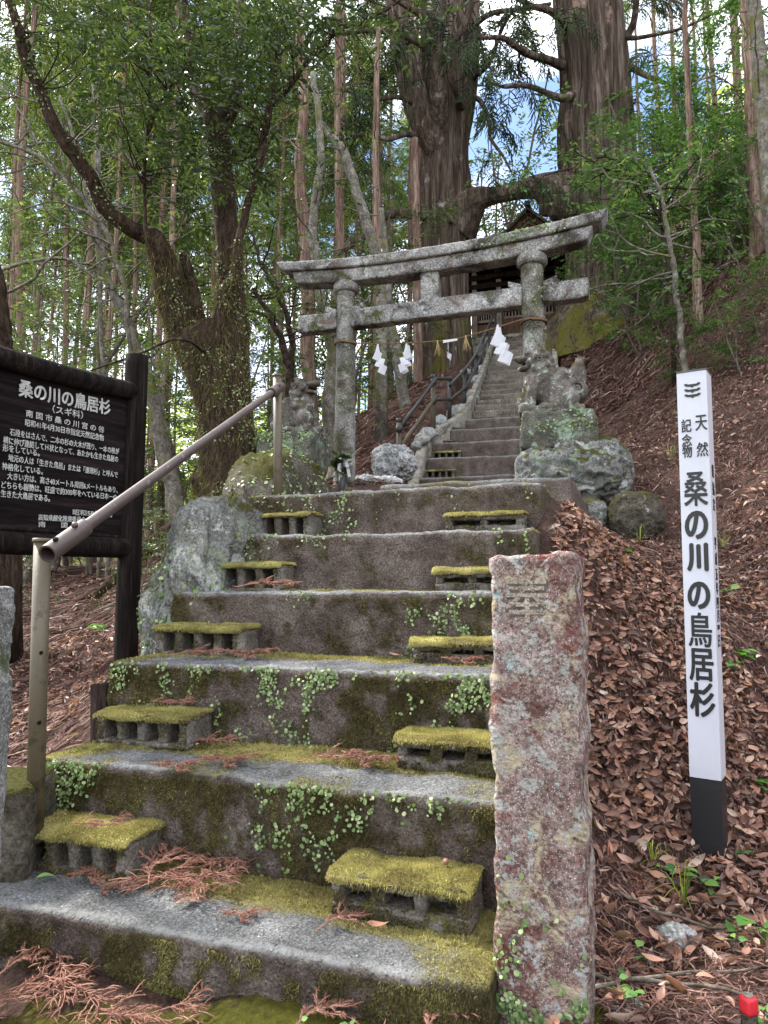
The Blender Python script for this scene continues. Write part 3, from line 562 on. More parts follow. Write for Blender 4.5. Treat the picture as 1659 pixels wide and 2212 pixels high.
# footing under the first rail post, the far-left granite post, the dark stake, the red survey stake
rock('footing_block', P(10, 1690, 1.95) - A([.02, -.02, .17]), (.11, .12, .18), 3, M['mound'], 'rough grey footing stone under the lower handrail post', 'stone', .045, 2, 40, .12, None, .16)
def stone_post(name, base, wd, dp, ht, rz, mat, seed, label, wob=.012, build=True):
    V, F = subbox((-wd / 2, -dp / 2, -.12), (wd / 2, dp / 2, ht), .0075, .012)
    V[:, 0] += (fbm(np.c_[V[:, 0] * 0, V[:, 1] * 3, V[:, 2] * 11 + seed + 40 * (V[:, 0] > 0)], 4, seed) - .5) * wob * 2.2 * V[:, 0] / (wd / 2) * (np.abs(V[:, 0]) > wd * .49)
    V = rough(V, F, .006, 14, 4, seed); V = rough(V, F, .0035, 60, 3, seed + 2)
    m = MB().add(V, F); t = empty(name, base, rz, label, 'stone post'); t['category'] = 'stone post'; return t, m
t, m = stone_post('granite_post', P(-34, 1900, 1.55) * A([1, 1, 0]) + A([-.045, 0, 0]) + A([0, 0, .05]), .1, .11, .8, -.1, M['grey_stone'], 5, 'grey granite post cut off by the left edge of the photo'); m.build('shaft', M['grey_stone'], t)
m = MB(); q = P(222, 1640, 2.55); tube(m, [q - A([0, 0, .3]), q, P(221, 1478, 2.55)], [.04, .04, .039], 20, .04, 5); o = m.build('wooden_stake', M['soil_wood']); tag(o, 'short dark round wooden stake left of the third step', 'stake')
q = P(1625, 2330, 1.33); sk = empty('survey_stake', q, .35, 'red topped plastic survey stake at the bottom right corner', 'stake'); hs = float(P(1606, 2150, 1.33)[2] - q[2])
V, F = subbox((-.011, -.011, -.1), (.011, .011, hs - .025), .008, .003); MB().add(rough(V, F, .003, 60, 3, 2), F).build('shaft', M['mound'], sk)
V, F = subbox((-.012, -.012, hs - .03), (.012, .012, hs), .006, .004); MB().add(V, F).build('cap', M['red_paint'], sk)
m = MB(); tube(m, [(0, 0, hs + .0), (0, 0, hs + .0015)], .009, 20); m.build('nail_head', M['curb'], sk)

# ------------------------------------------------------------------ lettering
def text(txt, size, bold=0.0, ext=.0006, width=None, align='LEFT'):
    c = bpy.data.curves.new('lettering', 'FONT'); c.body = txt; c.size = size; c.offset = bold; c.extrude = ext; c.align_x = align; c.resolution_u = 4
    o = bpy.data.objects.new('lettering', c); COL.objects.link(o); dg = bpy.context.evaluated_depsgraph_get(); me = bpy.data.meshes.new_from_object(o.evaluated_get(dg))
    bpy.data.objects.remove(o); V = np.empty(len(me.vertices) * 3, np.float32); me.vertices.foreach_get('co', V); V = V.reshape(-1, 3).astype(float)
    F = [list(p.vertices) for p in me.polygons]; bpy.data.meshes.remove(me)
    if width and len(V): V[:, 0] = (V[:, 0] - V[:, 0].min()) * width / max(np.ptp(V[:, 0]), 1e-6)
    return V, F
def bolder(items, r, n=6):
    out = []
    for V, F, off, R in items:
        for k in range(n):
            a = 2 * math.pi * k / n; out.append((V + A([math.cos(a) * r, math.sin(a) * r, .00012 * k]), F, off, R))
    return out
def letters(name, items, mat, parent, fn=None):
    vs, fs, n = [], [], 0
    for V, F, off, R in items:
        W = (V @ A(R).T if R is not None else V) + A(off, float)
        if fn: W = fn(W)
        vs.append(W); fs += [[i + n for i in f] for f in F]; n += len(W)
    me = bpy.data.meshes.new(name); me.from_pydata(np.vstack(vs).tolist(), [], fs); me.materials.append(mat); o = bpy.data.objects.new(name, me); COL.objects.link(o); o.parent = parent; return o
RXZ = [[1, 0, 0], [0, 0, -1], [0, 1, 0]]                   # text plane -> upright, facing -y

# ------------------------------------------------------------------ notice board
BA = math.atan2(.896, .444); bp = A([-1.205, 3.4, 0.]); gz = h1(-1.205, 3.4)
board = empty('notice_board', bp, BA, 'blackened wooden notice board with white Japanese lettering between round posts', 'notice board')
def logx(name, pts, r, seed, mat='black_wood', parent=board, amp=.05):
    m = MB(); tube(m, crv(pts, 40), r, 24, amp, 4, .12, seed); return m.build(name, M[mat], parent)
logx('post', [(0, 0, gz - .3), (0, 0, 1.0), (.0, 0, 1.968)], .054, 1)
logx('post', [(-.815, 0, h1(-1.57, 2.67) - .3), (-.815, 0, 1.0), (-.815, 0, 1.95)], .054, 2)
logx('top_beam', [(-.79, -.005, 1.752), (-.4, -.005, 1.762), (-.03, -.005, 1.785)], .045, 3, amp=.1)
logx('bottom_beam', [(-.79, 0, 1.022), (-.4, 0, 1.026), (-.03, 0, 1.032)], .047, 4, amp=.07)
V, F = subbox((-.785, .0, 1.04), (-.03, .03, 1.75), .012); V[:, 1] += (fbm(V * A([3, 0, 26]), 3, 4) - .5) * .0035; MB().add(V, F).build('panel', M['panel_wood'], board)
V, F = subbox((-.765, -.012, 1.07), (-.05, .004, 1.09), .02, .004); MB().add(V, F).build('batten', M['black_wood'], board)
LN = [('桑の川の鳥居杉', .082, -.624, -.154, 1.624, 1.646, .0016), ('（スギ科）', .04, -.462, -.306, 1.587, 1.593, -.0003), ('南 国 市 桑 の 川 宮 の 谷', .034, -.587, -.184, 1.543, 1.553, .0001), ('昭和41年4月30日市指定天然記念物', .034, -.589, -.185, 1.504, 1.515, .0003),
      ('石段をはさんで、二本の杉の大木が茂り、一本の枝が', .034, -.654, -.092, 1.452, 1.468, .0003), ('横に伸び連結してＨ状となって、あたかも生きた鳥居の', .034, -.681, -.096, 1.415, 1.43, .0002), ('形をしている。', .034, -.681, -.515, 1.384, 1.389, .0002),
      ('地元の人は「生きた鳥居」または「連理杉」と呼んで', .034, -.655, -.095, 1.348, 1.357, .0002), ('神格化している。', .034, -.68, -.495, 1.31, 1.315, .0003), ('大きい方は、高さ40メートル周囲6メートルもあり、', .034, -.655, -.092, 1.275, 1.286, .0003),
      ('どちらも樹勢は、旺盛で約300年をへている日本一の', .034, -.678, -.095, 1.237, 1.251, .0002), ('生きた大鳥居である。', .034, -.678, -.455, 1.202, 1.206, .0002), ('昭和58年 6月', .03, -.336, -.12, 1.161, 1.17, 0), ('高知県緑化推進委員会', .03, -.505, -.267, 1.124, 1.133, 0), ('南　　国　　市', .028, -.503, -.25, 1.096, 1.108, 0)]
it = []
for s_, sz, x0, x1, z0, z1, bo in LN:
    V, F = text(s_, sz * .92, 0, .0007, x1 - x0); an = math.atan2(z1 - z0, x1 - x0); c, s2 = math.cos(an), math.sin(an); it += bolder([(V, F, (x0, -.0035, z0 + .002), A([[c, 0, s2], [0, 1, 0], [-s2, 0, c]]).T @ A(RXZ))], max(bo, .0004) * 1.2, 6 if bo > .001 else 3)
letters('lettering', it, M['white_letter'], board)

# ------------------------------------------------------------------ white monument post
wb = A([1.003, 2.3, 0]); WA = math.radians(-33.5); gw = h1(1.0, 2.3); WZ = float(P(1500, 806, 2.27)[2]); WW = .091
wp = empty('monument_post', wb, WA, 'tall white square post with black painted Japanese writing and a black foot', 'sign post')
wp.rotation_euler = (0, .01, WA); zb = float(P(1517, 1685, 2.25)[2]); V, F = subbox((-WW / 2, -WW / 2, zb), (WW / 2, WW / 2, WZ), .03, .002); MB().add(V, F).build('shaft', M['white_paint'], wp, False)
V, F = subbox((-WW / 2 + .0005, -WW / 2 + .0005, gw - .3), (WW / 2 - .0005, WW / 2 - .0005, zb - .001), .03, .002); MB().add(V, F).build('foot', M['black_paint'], wp, False)
V, F = subbox((-WW / 2 - .001, -WW / 2 - .001, WZ), (WW / 2 + .001, WW / 2 + .001, WZ + .006), .05, .001); MB().add(V, F).build('cap', M['cap_metal'], wp, False)
def wz(py): return float(P(1500, py, 2.255)[2])
fy = -WW / 2 - .0009; it = []; 
def ch(c, x, py0, py1, wd, bo):                           # one character filling a height between two picture rows
    V, F = text(c, .1, 0, .0006); 
    z1, z0 = wz(py0), wz(py1); 
    if bo: V, F = text(c, .1, bo, .0006)
    V[:, 0] = (V[:, 0] - (V[:, 0].min() + V[:, 0].max()) / 2) * wd / max(np.ptp(V[:, 0]), 1e-5); V[:, 1] = (V[:, 1] - V[:, 1].min()) * (z1 - z0) / max(np.ptp(V[:, 1]), 1e-5); return (V, F, (x, fy, z0), RXZ)
for c, x, a, b_, wd, bo in (('天', .030, 899, 931, .043, .0006), ('然', .031, 957, 987, .042, .0006), ('記', -.024, 904, 932, .037, .0006), ('念', -.024, 937, 963, .037, .0006), ('物', -.024, 961, 987, .036, .0006),
                            ('桑', .002, 1020, 1092, .086, .0015), ('の', .0, 1105, 1163, .083, .0034), ('川', .0, 1175, 1232, .076, .004), ('の', .0, 1258, 1314, .08, .0034), ('鳥', .0, 1324, 1397, .084, .0017), ('居', .0, 1402, 1470, .086, .0022), ('杉', .0, 1476, 1548, .088, .003)): it += bolder([ch(c, x * .82, a, b_, (wd - 2 * bo) * .82, 0)], bo)
letters('lettering', it, M['black_letter'], wp); it = []
for k in range(3):                                         # the three stacked bowl-shaped bars
    z0 = wz(857 - k * 11.2) ; q = [(-.025, .0095), (-.015, .0095), (-.0135, .007), (.0135, .007), (.015, .0095), (.025, .0095), (.0225, .003), (.016, .0), (.004, -.0012), (.004, -.0042), (-.004, -.0042), (-.004, -.0012), (-.016, 0), (-.0225, .003)]
    n = len(q); V = A([(x, y, .0006) for x, y in q]); it.append((V, [[0, 1, 2, 12, 13], [2, 3, 7, 8, 11, 12], [3, 4, 5, 6, 7], [8, 9, 10, 11]], (0.002, fy - .0002, z0), RXZ))
letters('emblem', it, M['black_letter'], wp)
it = []; RS = [[0, 0, 1], [1, 0, 0], [0, 1, 0]]
for c, a, b_ in (('県', 1002, 1030), ('指', 1040, 1068), ('定', 1075, 1102), ('平', 1160, 1186), ('成', 1192, 1220), ('五', 1228, 1252), ('年', 1256, 1284), ('四', 1290, 1314), ('月', 1318, 1344), ('一', 1350, 1360), ('日', 1372, 1398)):
    V, F = text(c, .05, .0005, .0006); z1, z0 = wz(a), wz(b_); V[:, 0] = (V[:, 0] - (V[:, 0].min() + V[:, 0].max()) / 2) * .038 / max(np.ptp(V[:, 0]), 1e-5); V[:, 1] = (V[:, 1] - V[:, 1].min()) * (z1 - z0) / max(np.ptp(V[:, 1]), 1e-5); it.append((V, F, (WW / 2 + .0009, .0, z0), RS))
letters('side_lettering', it, M['black_letter'], wp)

# ------------------------------------------------------------------ carved stone post in front
sb = A([.322, 1.5, 0]); SZ = float(P(1157, 1196, 1.44)[2])
spost, m = stone_post('carved_post', sb, .172, .15, SZ, math.radians(-21), M['post_stone'], 23, 'tall reddish lichen-covered stone post with a carved character, front right of the steps', .012)
m.build('shaft', M['post_stone'], spost); SPM = m
V, F = text('奉', .098, 0, .0012); V[:, 0] = (V[:, 0] - (V[:, 0].min() + V[:, 0].max()) / 2) * 1.0; hz = float(P(1157, 1335, 1.43)[2]); 
letters('carved_character', bolder([(V, F, (-.012, -.0752, hz), RXZ)], .001, 4), M['carved_face'], spost); letters('groove_shade', bolder([(V, F, (-.0095, -.0738, hz - .003), RXZ)], .003, 6), M['painted_groove'], spost)  # dark offset copy behind the character paints the shadow of carved strokes
rngp = np.random.default_rng(3); p, nn = SPM.sample(1500, rngp, lambda c, n_: np.where((n_[:, 1] < -.4) & (c[:, 2] < .5), 1, 0) * np.clip((fbm(c * 22, 4, 6) - .44) * 4, 0, 1) * (sstep(.4, .05, c[:, 2]) * (.12 + .9 * sstep(.2, .0, c[:, 2])) * (1 - .7 * sstep(-.04, .06, c[:, 0]) * sstep(.1, .2, c[:, 2]))) + 1e-9)
Rp = Rz(math.radians(-21)); ferns(fe, p @ Rp.T + sb, nn @ Rp.T, .005, rngp)

# ------------------------------------------------------------------ boulders
def rockat(name, px, py, D, r, seed, mat, label, cat='boulder', **k): return rock(name, P(px, py, D), r, seed, M[mat], label, cat, **k)

def shapedrock(name, polyL, D0, D1, seed, mat, label, zb_, cat='boulder', n=46, amp=.05):
    """a rock whose outline, seen from the path, runs along picture points polyL; it has a real depth from D0 to D1"""
    pts = A(polyL, float); lo, hi = pts[:, 0].min(), pts[:, 0].max(); nu, nv, nw = n, 22, 26
    u = np.linspace(0, 1, nu); px = lo + (hi - lo) * u; top = np.interp(px, pts[:, 0], pts[:, 1])
    V = []; Dm = (D0 + D1) / 2
    for i in range(nu):
        c = P(px[i], top[i], Dm); z0 = zb_; e = math.sin(math.pi * min(max(u[i], .03), .97)) ** .5
        a = np.linspace(0, math.pi, nw)
        yy = Dm - np.cos(a) * (D1 - D0) / 2 * e; zz = z0 + (c[2] - z0) * np.sin(a) ** .55
        V.append(np.stack([np.full(nw, c[0]), yy, zz], -1))
    V = A(V); idx = np.arange(nu * nw).reshape(nu, nw); F = np.stack([idx[:-1, :-1], idx[1:, :-1], idx[1:, 1:], idx[:-1, 1:]], -1).reshape(-1, 4)
    V = V.reshape(-1, 3); V = rough(V, F, amp, 3.5, 4, seed); V = rough(V, F, amp * .6, 8, 4, seed + 2, True); V = rough(V, F, amp * .25, 26, 3, seed + 4)
    m = MB().add(V, F); a0 = idx[0]; m.add(np.vstack([V[a0], V[a0].mean(0)]), np.stack([np.arange(nw - 1) + 1, np.arange(nw - 1), np.full(nw - 1, nw)], -1)); a1 = idx[-1]; m.add(np.vstack([V[a1], V[a1].mean(0)]), np.stack([np.arange(nw - 1), np.arange(nw - 1) + 1, np.full(nw - 1, nw)], -1))
    o = m.build(name, M[mat]); tag(o, label, cat); return m
BOU = shapedrock('boulder', [(306, 1440), (316, 1380), (318, 1330), (345, 1270), (385, 1200), (400, 1165), (425, 1110), (470, 1078), (508, 1058), (526, 1072), (545, 1120), (556, 1180), (560, 1440)], 2.85, 3.75, 71, 'boulder', 'big mossy pale grey boulder bounding the left end of the steps', .05, amp=.075, n=70)
mound = shapedrock('mound', [(500, 1062), (520, 1030), (560, 1008), (600, 1000), (650, 996), (690, 1005), (706, 1030), (712, 1062)], 4.3, 6.6, 31, 'mound', 'low moss-covered rock mound carrying the left guardian lion', 1.15, amp=.06)
bigr, brm = rockat('boulder', 1240, 1022, 6.0, (.46, .34, .28), 44, 'boulder', 'large grey boulder with white lichen under the right lion pedestal', amp=.16, freq=1.5, n=64, rz=-.3, rnd=.55)
rockat('boulder', 1258, 1118, 5.45, (.17, .17, .13), 51, 'boulder', 'cracked pale-topped stone wedged below the large right boulder', amp=.14, freq=1.6, n=36, rz=.1, rnd=.5)
rockat('boulder', 1372, 1122, 5.3, (.19, .17, .2), 58, 'mound', 'squarish brown stone with a split beside it, lowest in the right stack', amp=.12, freq=1.5, n=40, rz=-.35, rnd=.5)
rockat('boulder', 850, 1003, 8.2, (.26, .2, .24), 61, 'pale_rock', 'white lichened rock behind the lower post of the black railing', amp=.22, freq=1.6, n=44, rz=.4, rnd=.8)
rockat('boulder', 812, 1043, 7.9, (.3, .18, .07), 63, 'pale_rock', 'flat mossy slab of rock at the foot of the white lichened rock', amp=.2, freq=1.6, n=40, rz=.1, rnd=.8)
for i, (px, py, D, r) in enumerate([(953, 912, 10.2, .13), (968, 925, 10.0, .11), (945, 930, 9.8, .09), (988, 893, 10.6, .16), (1002, 885, 10.8, .12), (1018, 862, 11.4, .15), (1022, 850, 11.6, .1), (1006, 806, 13, .12), (1028, 822, 12.4, .11), (912, 950, 9.2, .1), (925, 938, 9.4, .12), (899, 962, 8.9, .08), (1035, 800, 13.2, .12)]):
    q = P(px, py, D); o, _m = rock('rubble_stone', (0, 0, 0), (r, r * .8, r * .75), 80 + i, M['cobble'] if i % 2 else M['pale_rock'], ['pale', 'grey'][i % 2] + ' rubble stone beside the black railing, number-free', 'stone', .2, 1.6, 18, i, 'rubble stones along the left curb', .8)
    o.location = tuple(q); o['label'] = '%s rubble stone left of the upper stair curb, %s' % (['pale', 'grey'][i % 2], ['under the railing corner post', 'just right of the railing corner post', 'below the railing corner post', 'behind the second railing post', 'right of the second railing post', 'higher up beside the third railing post', 'wedged by the third railing post', 'high up near the left sugi trunk', 'half way up beside the curb', 'low down above the white rock', 'low down right of the railing corner', 'lowest, next to the white rock', 'topmost, beside the upper railing'][i])

# ------------------------------------------------------------------ guardian lions
SPH = {}
def ico(n=3):
    if n not in SPH:
        b = bpy.data.meshes.new('tmp'); import bmesh; bm = bmesh.new(); bmesh.ops.create_icosphere(bm, subdivisions=n, radius=1); bm.verts.ensure_lookup_table()
        SPH[n] = (A([v.co[:] for v in bm.verts]), A([[v.index for v in f.verts] for f in bm.faces])); bm.free(); bpy.data.meshes.remove(b)
    return SPH[n]
def ell(mb, c, r, ry=0.0):
    V, F = ico(3); R_ = A([[math.cos(ry), 0, math.sin(ry)], [0, 1, 0], [-math.sin(ry), 0, math.cos(ry)]]); mb.add((V * A(r)) @ R_.T + A(c), F)
def fuse(mb, vox, sm=6):
    me = mb.mesh('tmp', []); o = bpy.data.objects.new('tmp', me); COL.objects.link(o)
    r = o.modifiers.new('r', 'REMESH'); r.mode = 'VOXEL'; r.voxel_size = vox; s = o.modifiers.new('s', 'SMOOTH'); s.iterations = sm; s.factor = .5
    dg = bpy.context.evaluated_depsgraph_get(); m2 = bpy.data.meshes.new_from_object(o.evaluated_get(dg)); bpy.data.objects.remove(o)
    V = np.empty(len(m2.vertices) * 3, np.float32); m2.vertices.foreach_get('co', V); F = A([list(p.vertices) if len(p.vertices) == 4 else list(p.vertices) + [p.vertices[-1]] for p in m2.polygons]); bpy.data.meshes.remove(m2)
    return V.reshape(-1, 3).astype(float), F
def lion(loc, rz, label, seed, up):
    """sitting guardian lion; local +x is where the chest points; up = head raised (1) or level (0)"""
    t = empty('guardian_lion', loc, rz, label, 'lion statue', 'pair of guardian lions'); b = MB()
    V, F = box((0, 0, .025), (.52, .27, .06)); b.add(V, F)
    ell(b, (-.07, 0, .17), (.19, .12, .13), .15); ell(b, (.1, 0, .26), (.11, .1, .17), .25); ell(b, (.05, 0, .32), (.11, .11, .11))
    ell(b, (-.02, 0, .27), (.17, .1, .1), .7)
    for s_ in (-1, 1):
        ell(b, (-.1, s_ * .1, .11), (.13, .065, .1)); ell(b, (.02, s_ * .115, .055), (.08, .045, .035))                    # haunch, hind paw
        tube(b, crv([(.1, s_ * .085, .3), (.15, s_ * .09, .2), (.17, s_ * .085, .06)], 8), [.06, .055, .05, .048, .046, .045, .046, .05], 12); ell(b, (.21, s_ * .085, .06), (.065, .05, .035))
    ell(b, (.18, -.09, .14), (.1, .09, .1)); tube(b, crv([(.06, -.1, .29), (.14, -.12, .255), (.23, -.11, .245)], 8), .042, 12)                                  # ball under the raised paw
    # head
    hx, hz = (.11, .46)
    ell(b, (hx, 0, hz), (.105, .095, .095)); ell(b, (hx + .1, 0, hz + .022), (.085, .068, .035), -.15 * up); ell(b, (hx + .085, 0, hz - .052), (.075, .058, .024), .1); ell(b, (hx + .165, 0, hz + .035), (.026, .042, .024))
    ell(b, (hx - .04, 0, hz - .06), (.1, .11, .1))
    for s_ in (-1, 1):
        ell(b, (hx + .07, s_ * .055, hz + .062), (.03, .024, .02)); ell(b, (hx - .02, s_ * .085, hz + .07), (.04, .026, .026), .6)                                   # brows, ears
        for a_, (dx, dz) in enumerate(((-.01, .03), (-.03, -.03), (.015, -.075), (-.07, .03), (-.075, -.05), (-.045, -.11), (.05, -.02))): ell(b, (hx + dx, s_ * (.088 - .01 * (a_ % 2)), hz + dz), (.034, .03, .032))
    for dx, dz in ((-.05, .075), (-.09, .045), (-.115, 0), (-.12, -.055), (-.11, -.11)): ell(b, (hx + dx, 0, hz + dz), (.036, .07, .034))
    # tail flame
    ell(b, (-.215, 0, .3), (.075, .07, .15), -.1); ell(b, (-.21, 0, .19), (.095, .085, .095)); ell(b, (-.235, 0, .42), (.04, .04, .06))
    V, F = fuse(b, .0065, 2); V = V[:]; me = MB().add(rough(rough(V, F, .004, 40, 3, seed), F, .004, 14, 3, seed + 1), F[:, :]); me.build('body', M['lion'], t)
    for s_ in (-1, 1):
        m = MB(); ell(m, (hx + .094, s_ * .048, hz + .045), (.017, .014, .014)); m.build('eye', M['lion'], t)
        m = MB(); q = [(hx - .02 + .03 * math.cos(a) * (1 - a / 12), s_ * .112, hz - .0 + .03 * math.sin(a) * (1 - a / 12)) for a in np.linspace(0, 9, 26)]; tube(m, q, .008, 6); m.build('mane_curl', M['lion'], t)
        m = MB(); q = [(-.21 + .06 * math.cos(a) * (1 - a / 13), s_ * .08, .19 + .06 * math.sin(a) * (1 - a / 13)) for a in np.linspace(0, 10, 30)]; tube(m, q, .012, 6); m.build('tail_curl', M['lion'], t)
    m = MB(); V, F = box((hx + .075, 0, hz - .018), (.08, .09, .018)); m.add(V, F); m.build('mouth', M['void'], t)
    return t
rz_right = math.pi - PH * .6
pr_ = P(1204, 962, 6.0); ped = empty('lion_pedestal', pr_, -.22, 'two-tier stone pedestal with pale green lichen under the right lion', 'pedestal')
V, F = subbox((-.3, -.2, -.06), (.32, .2, .27), .013, .03); V[:, 0] *= 1 - .06 * V[:, 2] / .27; V = rough(rough(V, F, .016, 7, 4, 5), F, .007, 28, 3, 6); PDm = MB().add(V, F); PDm.build('block', M['plinth'], ped)
lr = lion(pr_ + A([-.045, .0, .262]), rz_right, 'right guardian lion of mossy stone beside the upper stairs, head turned left', 4, 1); lr.scale = (1.03,) * 3
pl_ = P(632, 1002, 6.7); pedl = empty('lion_pedestal', pl_, -.35, 'dark mossy carved stone pedestal under the left lion, on the mound', 'pedestal')
V, F = subbox((-.285, -.2, -.1), (.285, .2, .27), .014, .03); V = rough(rough(V, F, .014, 7, 4, 15), F, .007, 28, 3, 16); PLm = MB().add(V, F); PLm.build('block', M['plinth'], pedl)
ll = lion(pl_ + A([.02, 0, .262]), -.62, 'left guardian lion of mossy stone behind the upper rail post, chest to the right', 9, 0); ll.scale = (.98,) * 3
def put_ferns(m, loc, rz, n, size, want, seed):
    r_ = np.random.default_rng(seed); p, nn = m.sample(n, r_, want); R_ = Rz(rz); ferns(fe, p @ R_.T + A(loc), nn @ R_.T, size, r_)
put_ferns(PLm, pl_, -.35, 420, .011, lambda c, n_: (n_[:, 1] < -.2) * np.clip((fbm(c * 9, 3, 4) - .38) * 4, 0, 1) * sstep(-.1, .25, c[:, 2]) + 1e-9, 1)
put_ferns(PDm, pr_, -.22, 260, .010, lambda c, n_: ((n_[:, 1] < -.2) | (n_[:, 0] > .4)) * np.clip((fbm(c * 9, 3, 5) - .45) * 4, 0, 1) * sstep(.0, .27, c[:, 2]) + 1e-9, 2)
put_ferns(BOU, (0, 0, 0), 0, 1500, .0085, lambda c, n_: (n_[:, 1] < .2) * np.clip((fbm(c * 4, 4, 14) - .5 + .3 * sstep(1.0, .5, c[:, 2])) * 5, 0, 1) + 1e-9, 13)
put_ferns(mound, (0, 0, 0), 0, 500, .011, lambda c, n_: (n_[:, 1] < -.1) * np.clip((fbm(c * 5, 3, 4) - .45) * 4, 0, 1) + 1e-9, 3)

# ------------------------------------------------------------------ stone gate (torii); local x runs from the left pillar to the right one
TO = A([-.42, 7.6, 0]); torii = empty('torii_gate', TO, -PH, 'weathered granite torii gate spanning the path below the upper stairs', 'torii gate'); WT = 2.03
def T_(s_, z, y=0.0): return TO + A([s_ * cP + y * sP, -s_ * sP + y * cP, z])
PIL = []
for s_, r0, r1, lean, zb_ in ((0, .12, .098, .012, 1.6), (WT, .125, .108, -.015, 1.4)):
    m = MB(); n = 150; z = np.linspace(zb_, 4.14, n); t = (z - zb_) / (4.14 - zb_); tube(m, np.c_[s_ + lean * (t - .5), 0 * z, z], r0 + (r1 - r0) * t, 44, .03, 5, .4, int(s_ * 3) + 2)
    V = m.arr(); F = m.F[0]; m.V = [rough(V, F, .0035, 55, 3, 4)]; m.build('pillar', M['pillar_granite'], torii); PIL.append((m, s_))
    m = MB(); a = np.linspace(4.06, 4.17, 9); tube(m, np.c_[a * 0 + s_ + lean * .5, a * 0, a], [r1 + .012, r1 + .034, r1 + .044, r1 + .047, r1 + .047, r1 + .046, r1 + .044, r1 + .04, r1 + .03], 32, .03, 4, .5, 6); m.build('capital', M['pillar_granite'], torii)
def beam(name, s0, s1, z0, z1, dp, sori, sh0=0.0, seed=1, mat='granite'):
    V, F = subbox((s0, -dp / 2, z0), (s1, dp / 2, z1), .022, .012); u = (V[:, 0] - (s0 + s1) / 2) / ((s1 - s0) / 2)
    V[:, 0] += sh0 * np.sign(u) * np.abs(u) ** 14 * (V[:, 2] - (z0 + z1) / 2) / (z1 - z0); V[:, 2] += sori * np.abs(u) ** 2.2
    V = rough(rough(V, F, .006, 9, 3, seed), F, .0045, 42, 3, seed + 2); m = MB().add(V, F); m.build(name, M[mat], torii); return m
beam('tie_beam', -.546, -.085, 3.65, 3.845, .15, .01, 0, 4); beam('tie_beam', .085, WT - .1, 3.65, 3.845, .15, 0, 0, 5); beam('tie_beam', WT + .1, 2.571, 3.65, 3.845, .15, .01, 0, 6)
beam('lower_lintel', -.59, 2.6, 4.135, 4.275, .2, .085, .06, 7); KAS = beam('upper_lintel', -.76, 2.74, 4.279, 4.385, .27, .105, .07, 8)
V, F = subbox((.87, -.065, 3.83), (1.065, .065, 4.15), .02, .006); MB().add(rough(V, F, .005, 30, 3, 3), F).build('centre_strut', M['granite'], torii)
for s_, sg in ((.155, 1), (-.155, -1), (WT - .175, -1), (WT + .175, 1)):
    V, F = box((s_, -.01, 3.868), (.13, .1, .055)); V[:, 2] += (V[:, 0] - s_) * sg * .35 + (V[:, 2] > 3.868) * 0; MB().add(V, F).build('wedge', M['granite'], torii, False)
def carved(chars, s_, r, z0, sz, name='carving'):
    it = []
    for i, (c, z) in enumerate(chars):
        V, F = text(c, sz, .002, .004); V[:, 0] -= (V[:, 0].min() + V[:, 0].max()) / 2; V[:, 1] -= V[:, 1].mean(); it.append((V, F, (0, 0, z), RXZ))
    def wrap(W): a = W[:, 0] / r - .05; rr2 = r + .0035; return np.c_[s_ + np.sin(a) * rr2, -np.cos(a) * rr2 + W[:, 1] * .5, W[:, 2]]
    letters(name, it, M['painted_groove'], torii, wrap)
carved([('奉', 3.44)], WT, .116, 0, .19); carved([('献', 3.46), ('業', 3.02), ('宮', 2.52), ('吉', 2.2)], 0, .106, 0, .11)
put_ferns(KAS, TO, -PH, 420, .011, lambda c, n_: sstep(1.2, 1.9, c[:, 0]) * sstep(2.75, 2.2, c[:, 0]) * ((n_[:, 1] < -.3) | (n_[:, 2] > .5)) * np.clip((fbm(c * 7, 3, 8) - .42) * 5, 0, 1) + 1e-9, 7)
put_ferns(PIL[1][0], TO, -PH, 220, .009, lambda c, n_: (n_[:, 1] < .1) * (c[:, 2] > 3.2) * np.clip((fbm(c * 9, 3, 9) - .5) * 5, 0, 1) + 1e-9, 8)
put_ferns(PIL[0][0], TO, -PH, 120, .009, lambda c, n_: (n_[:, 1] < .1) * np.clip((fbm(c * 9, 3, 2) - .55) * 5, 0, 1) + 1e-9, 9)
tag(fe.build('creeping_fern', M['fern']), 'tiny round-leaved ferns creeping over risers, stones and posts', 'fern', kind='stuff')

# ---- rope, folded papers and straw tassels hanging from the gate
RP = [(737, 736, 7.47), (775, 741, 7.36), (815, 742.5, 7.3), (875, 741, 7.2), (930, 738, 7.1), (985, 732, 7.02), (1055, 713, 6.93), (1128, 690, 6.84)]
q = A([P(*r) for r in RP]); rc = crv(q, 260); L = np.linspace(0, 1, 260)
m = MB()
for ph in (0, 2.1, 4.2):
    a = L * 420 + ph; T, N, B = frames(rc); tube(m, rc + .0042 * (np.cos(a)[:, None] * N + np.sin(a)[:, None] * B), .0044, 6)
for s_, r, zc in ((0, .115, q[0][2]), (WT, .127, q[-1][2])):
    a = np.linspace(0, 2 * math.pi * 1.6, 70); tube(m, A([T_(s_ + r * math.sin(t), zc + .012 * (t / 6) - .006, -r * math.cos(t)) for t in a]), .0095, 7, .25, 9, 8)
o = m.build('straw_rope', M['rope']); tag(o, 'thin twisted straw rope strung between the two torii pillars', 'rope')
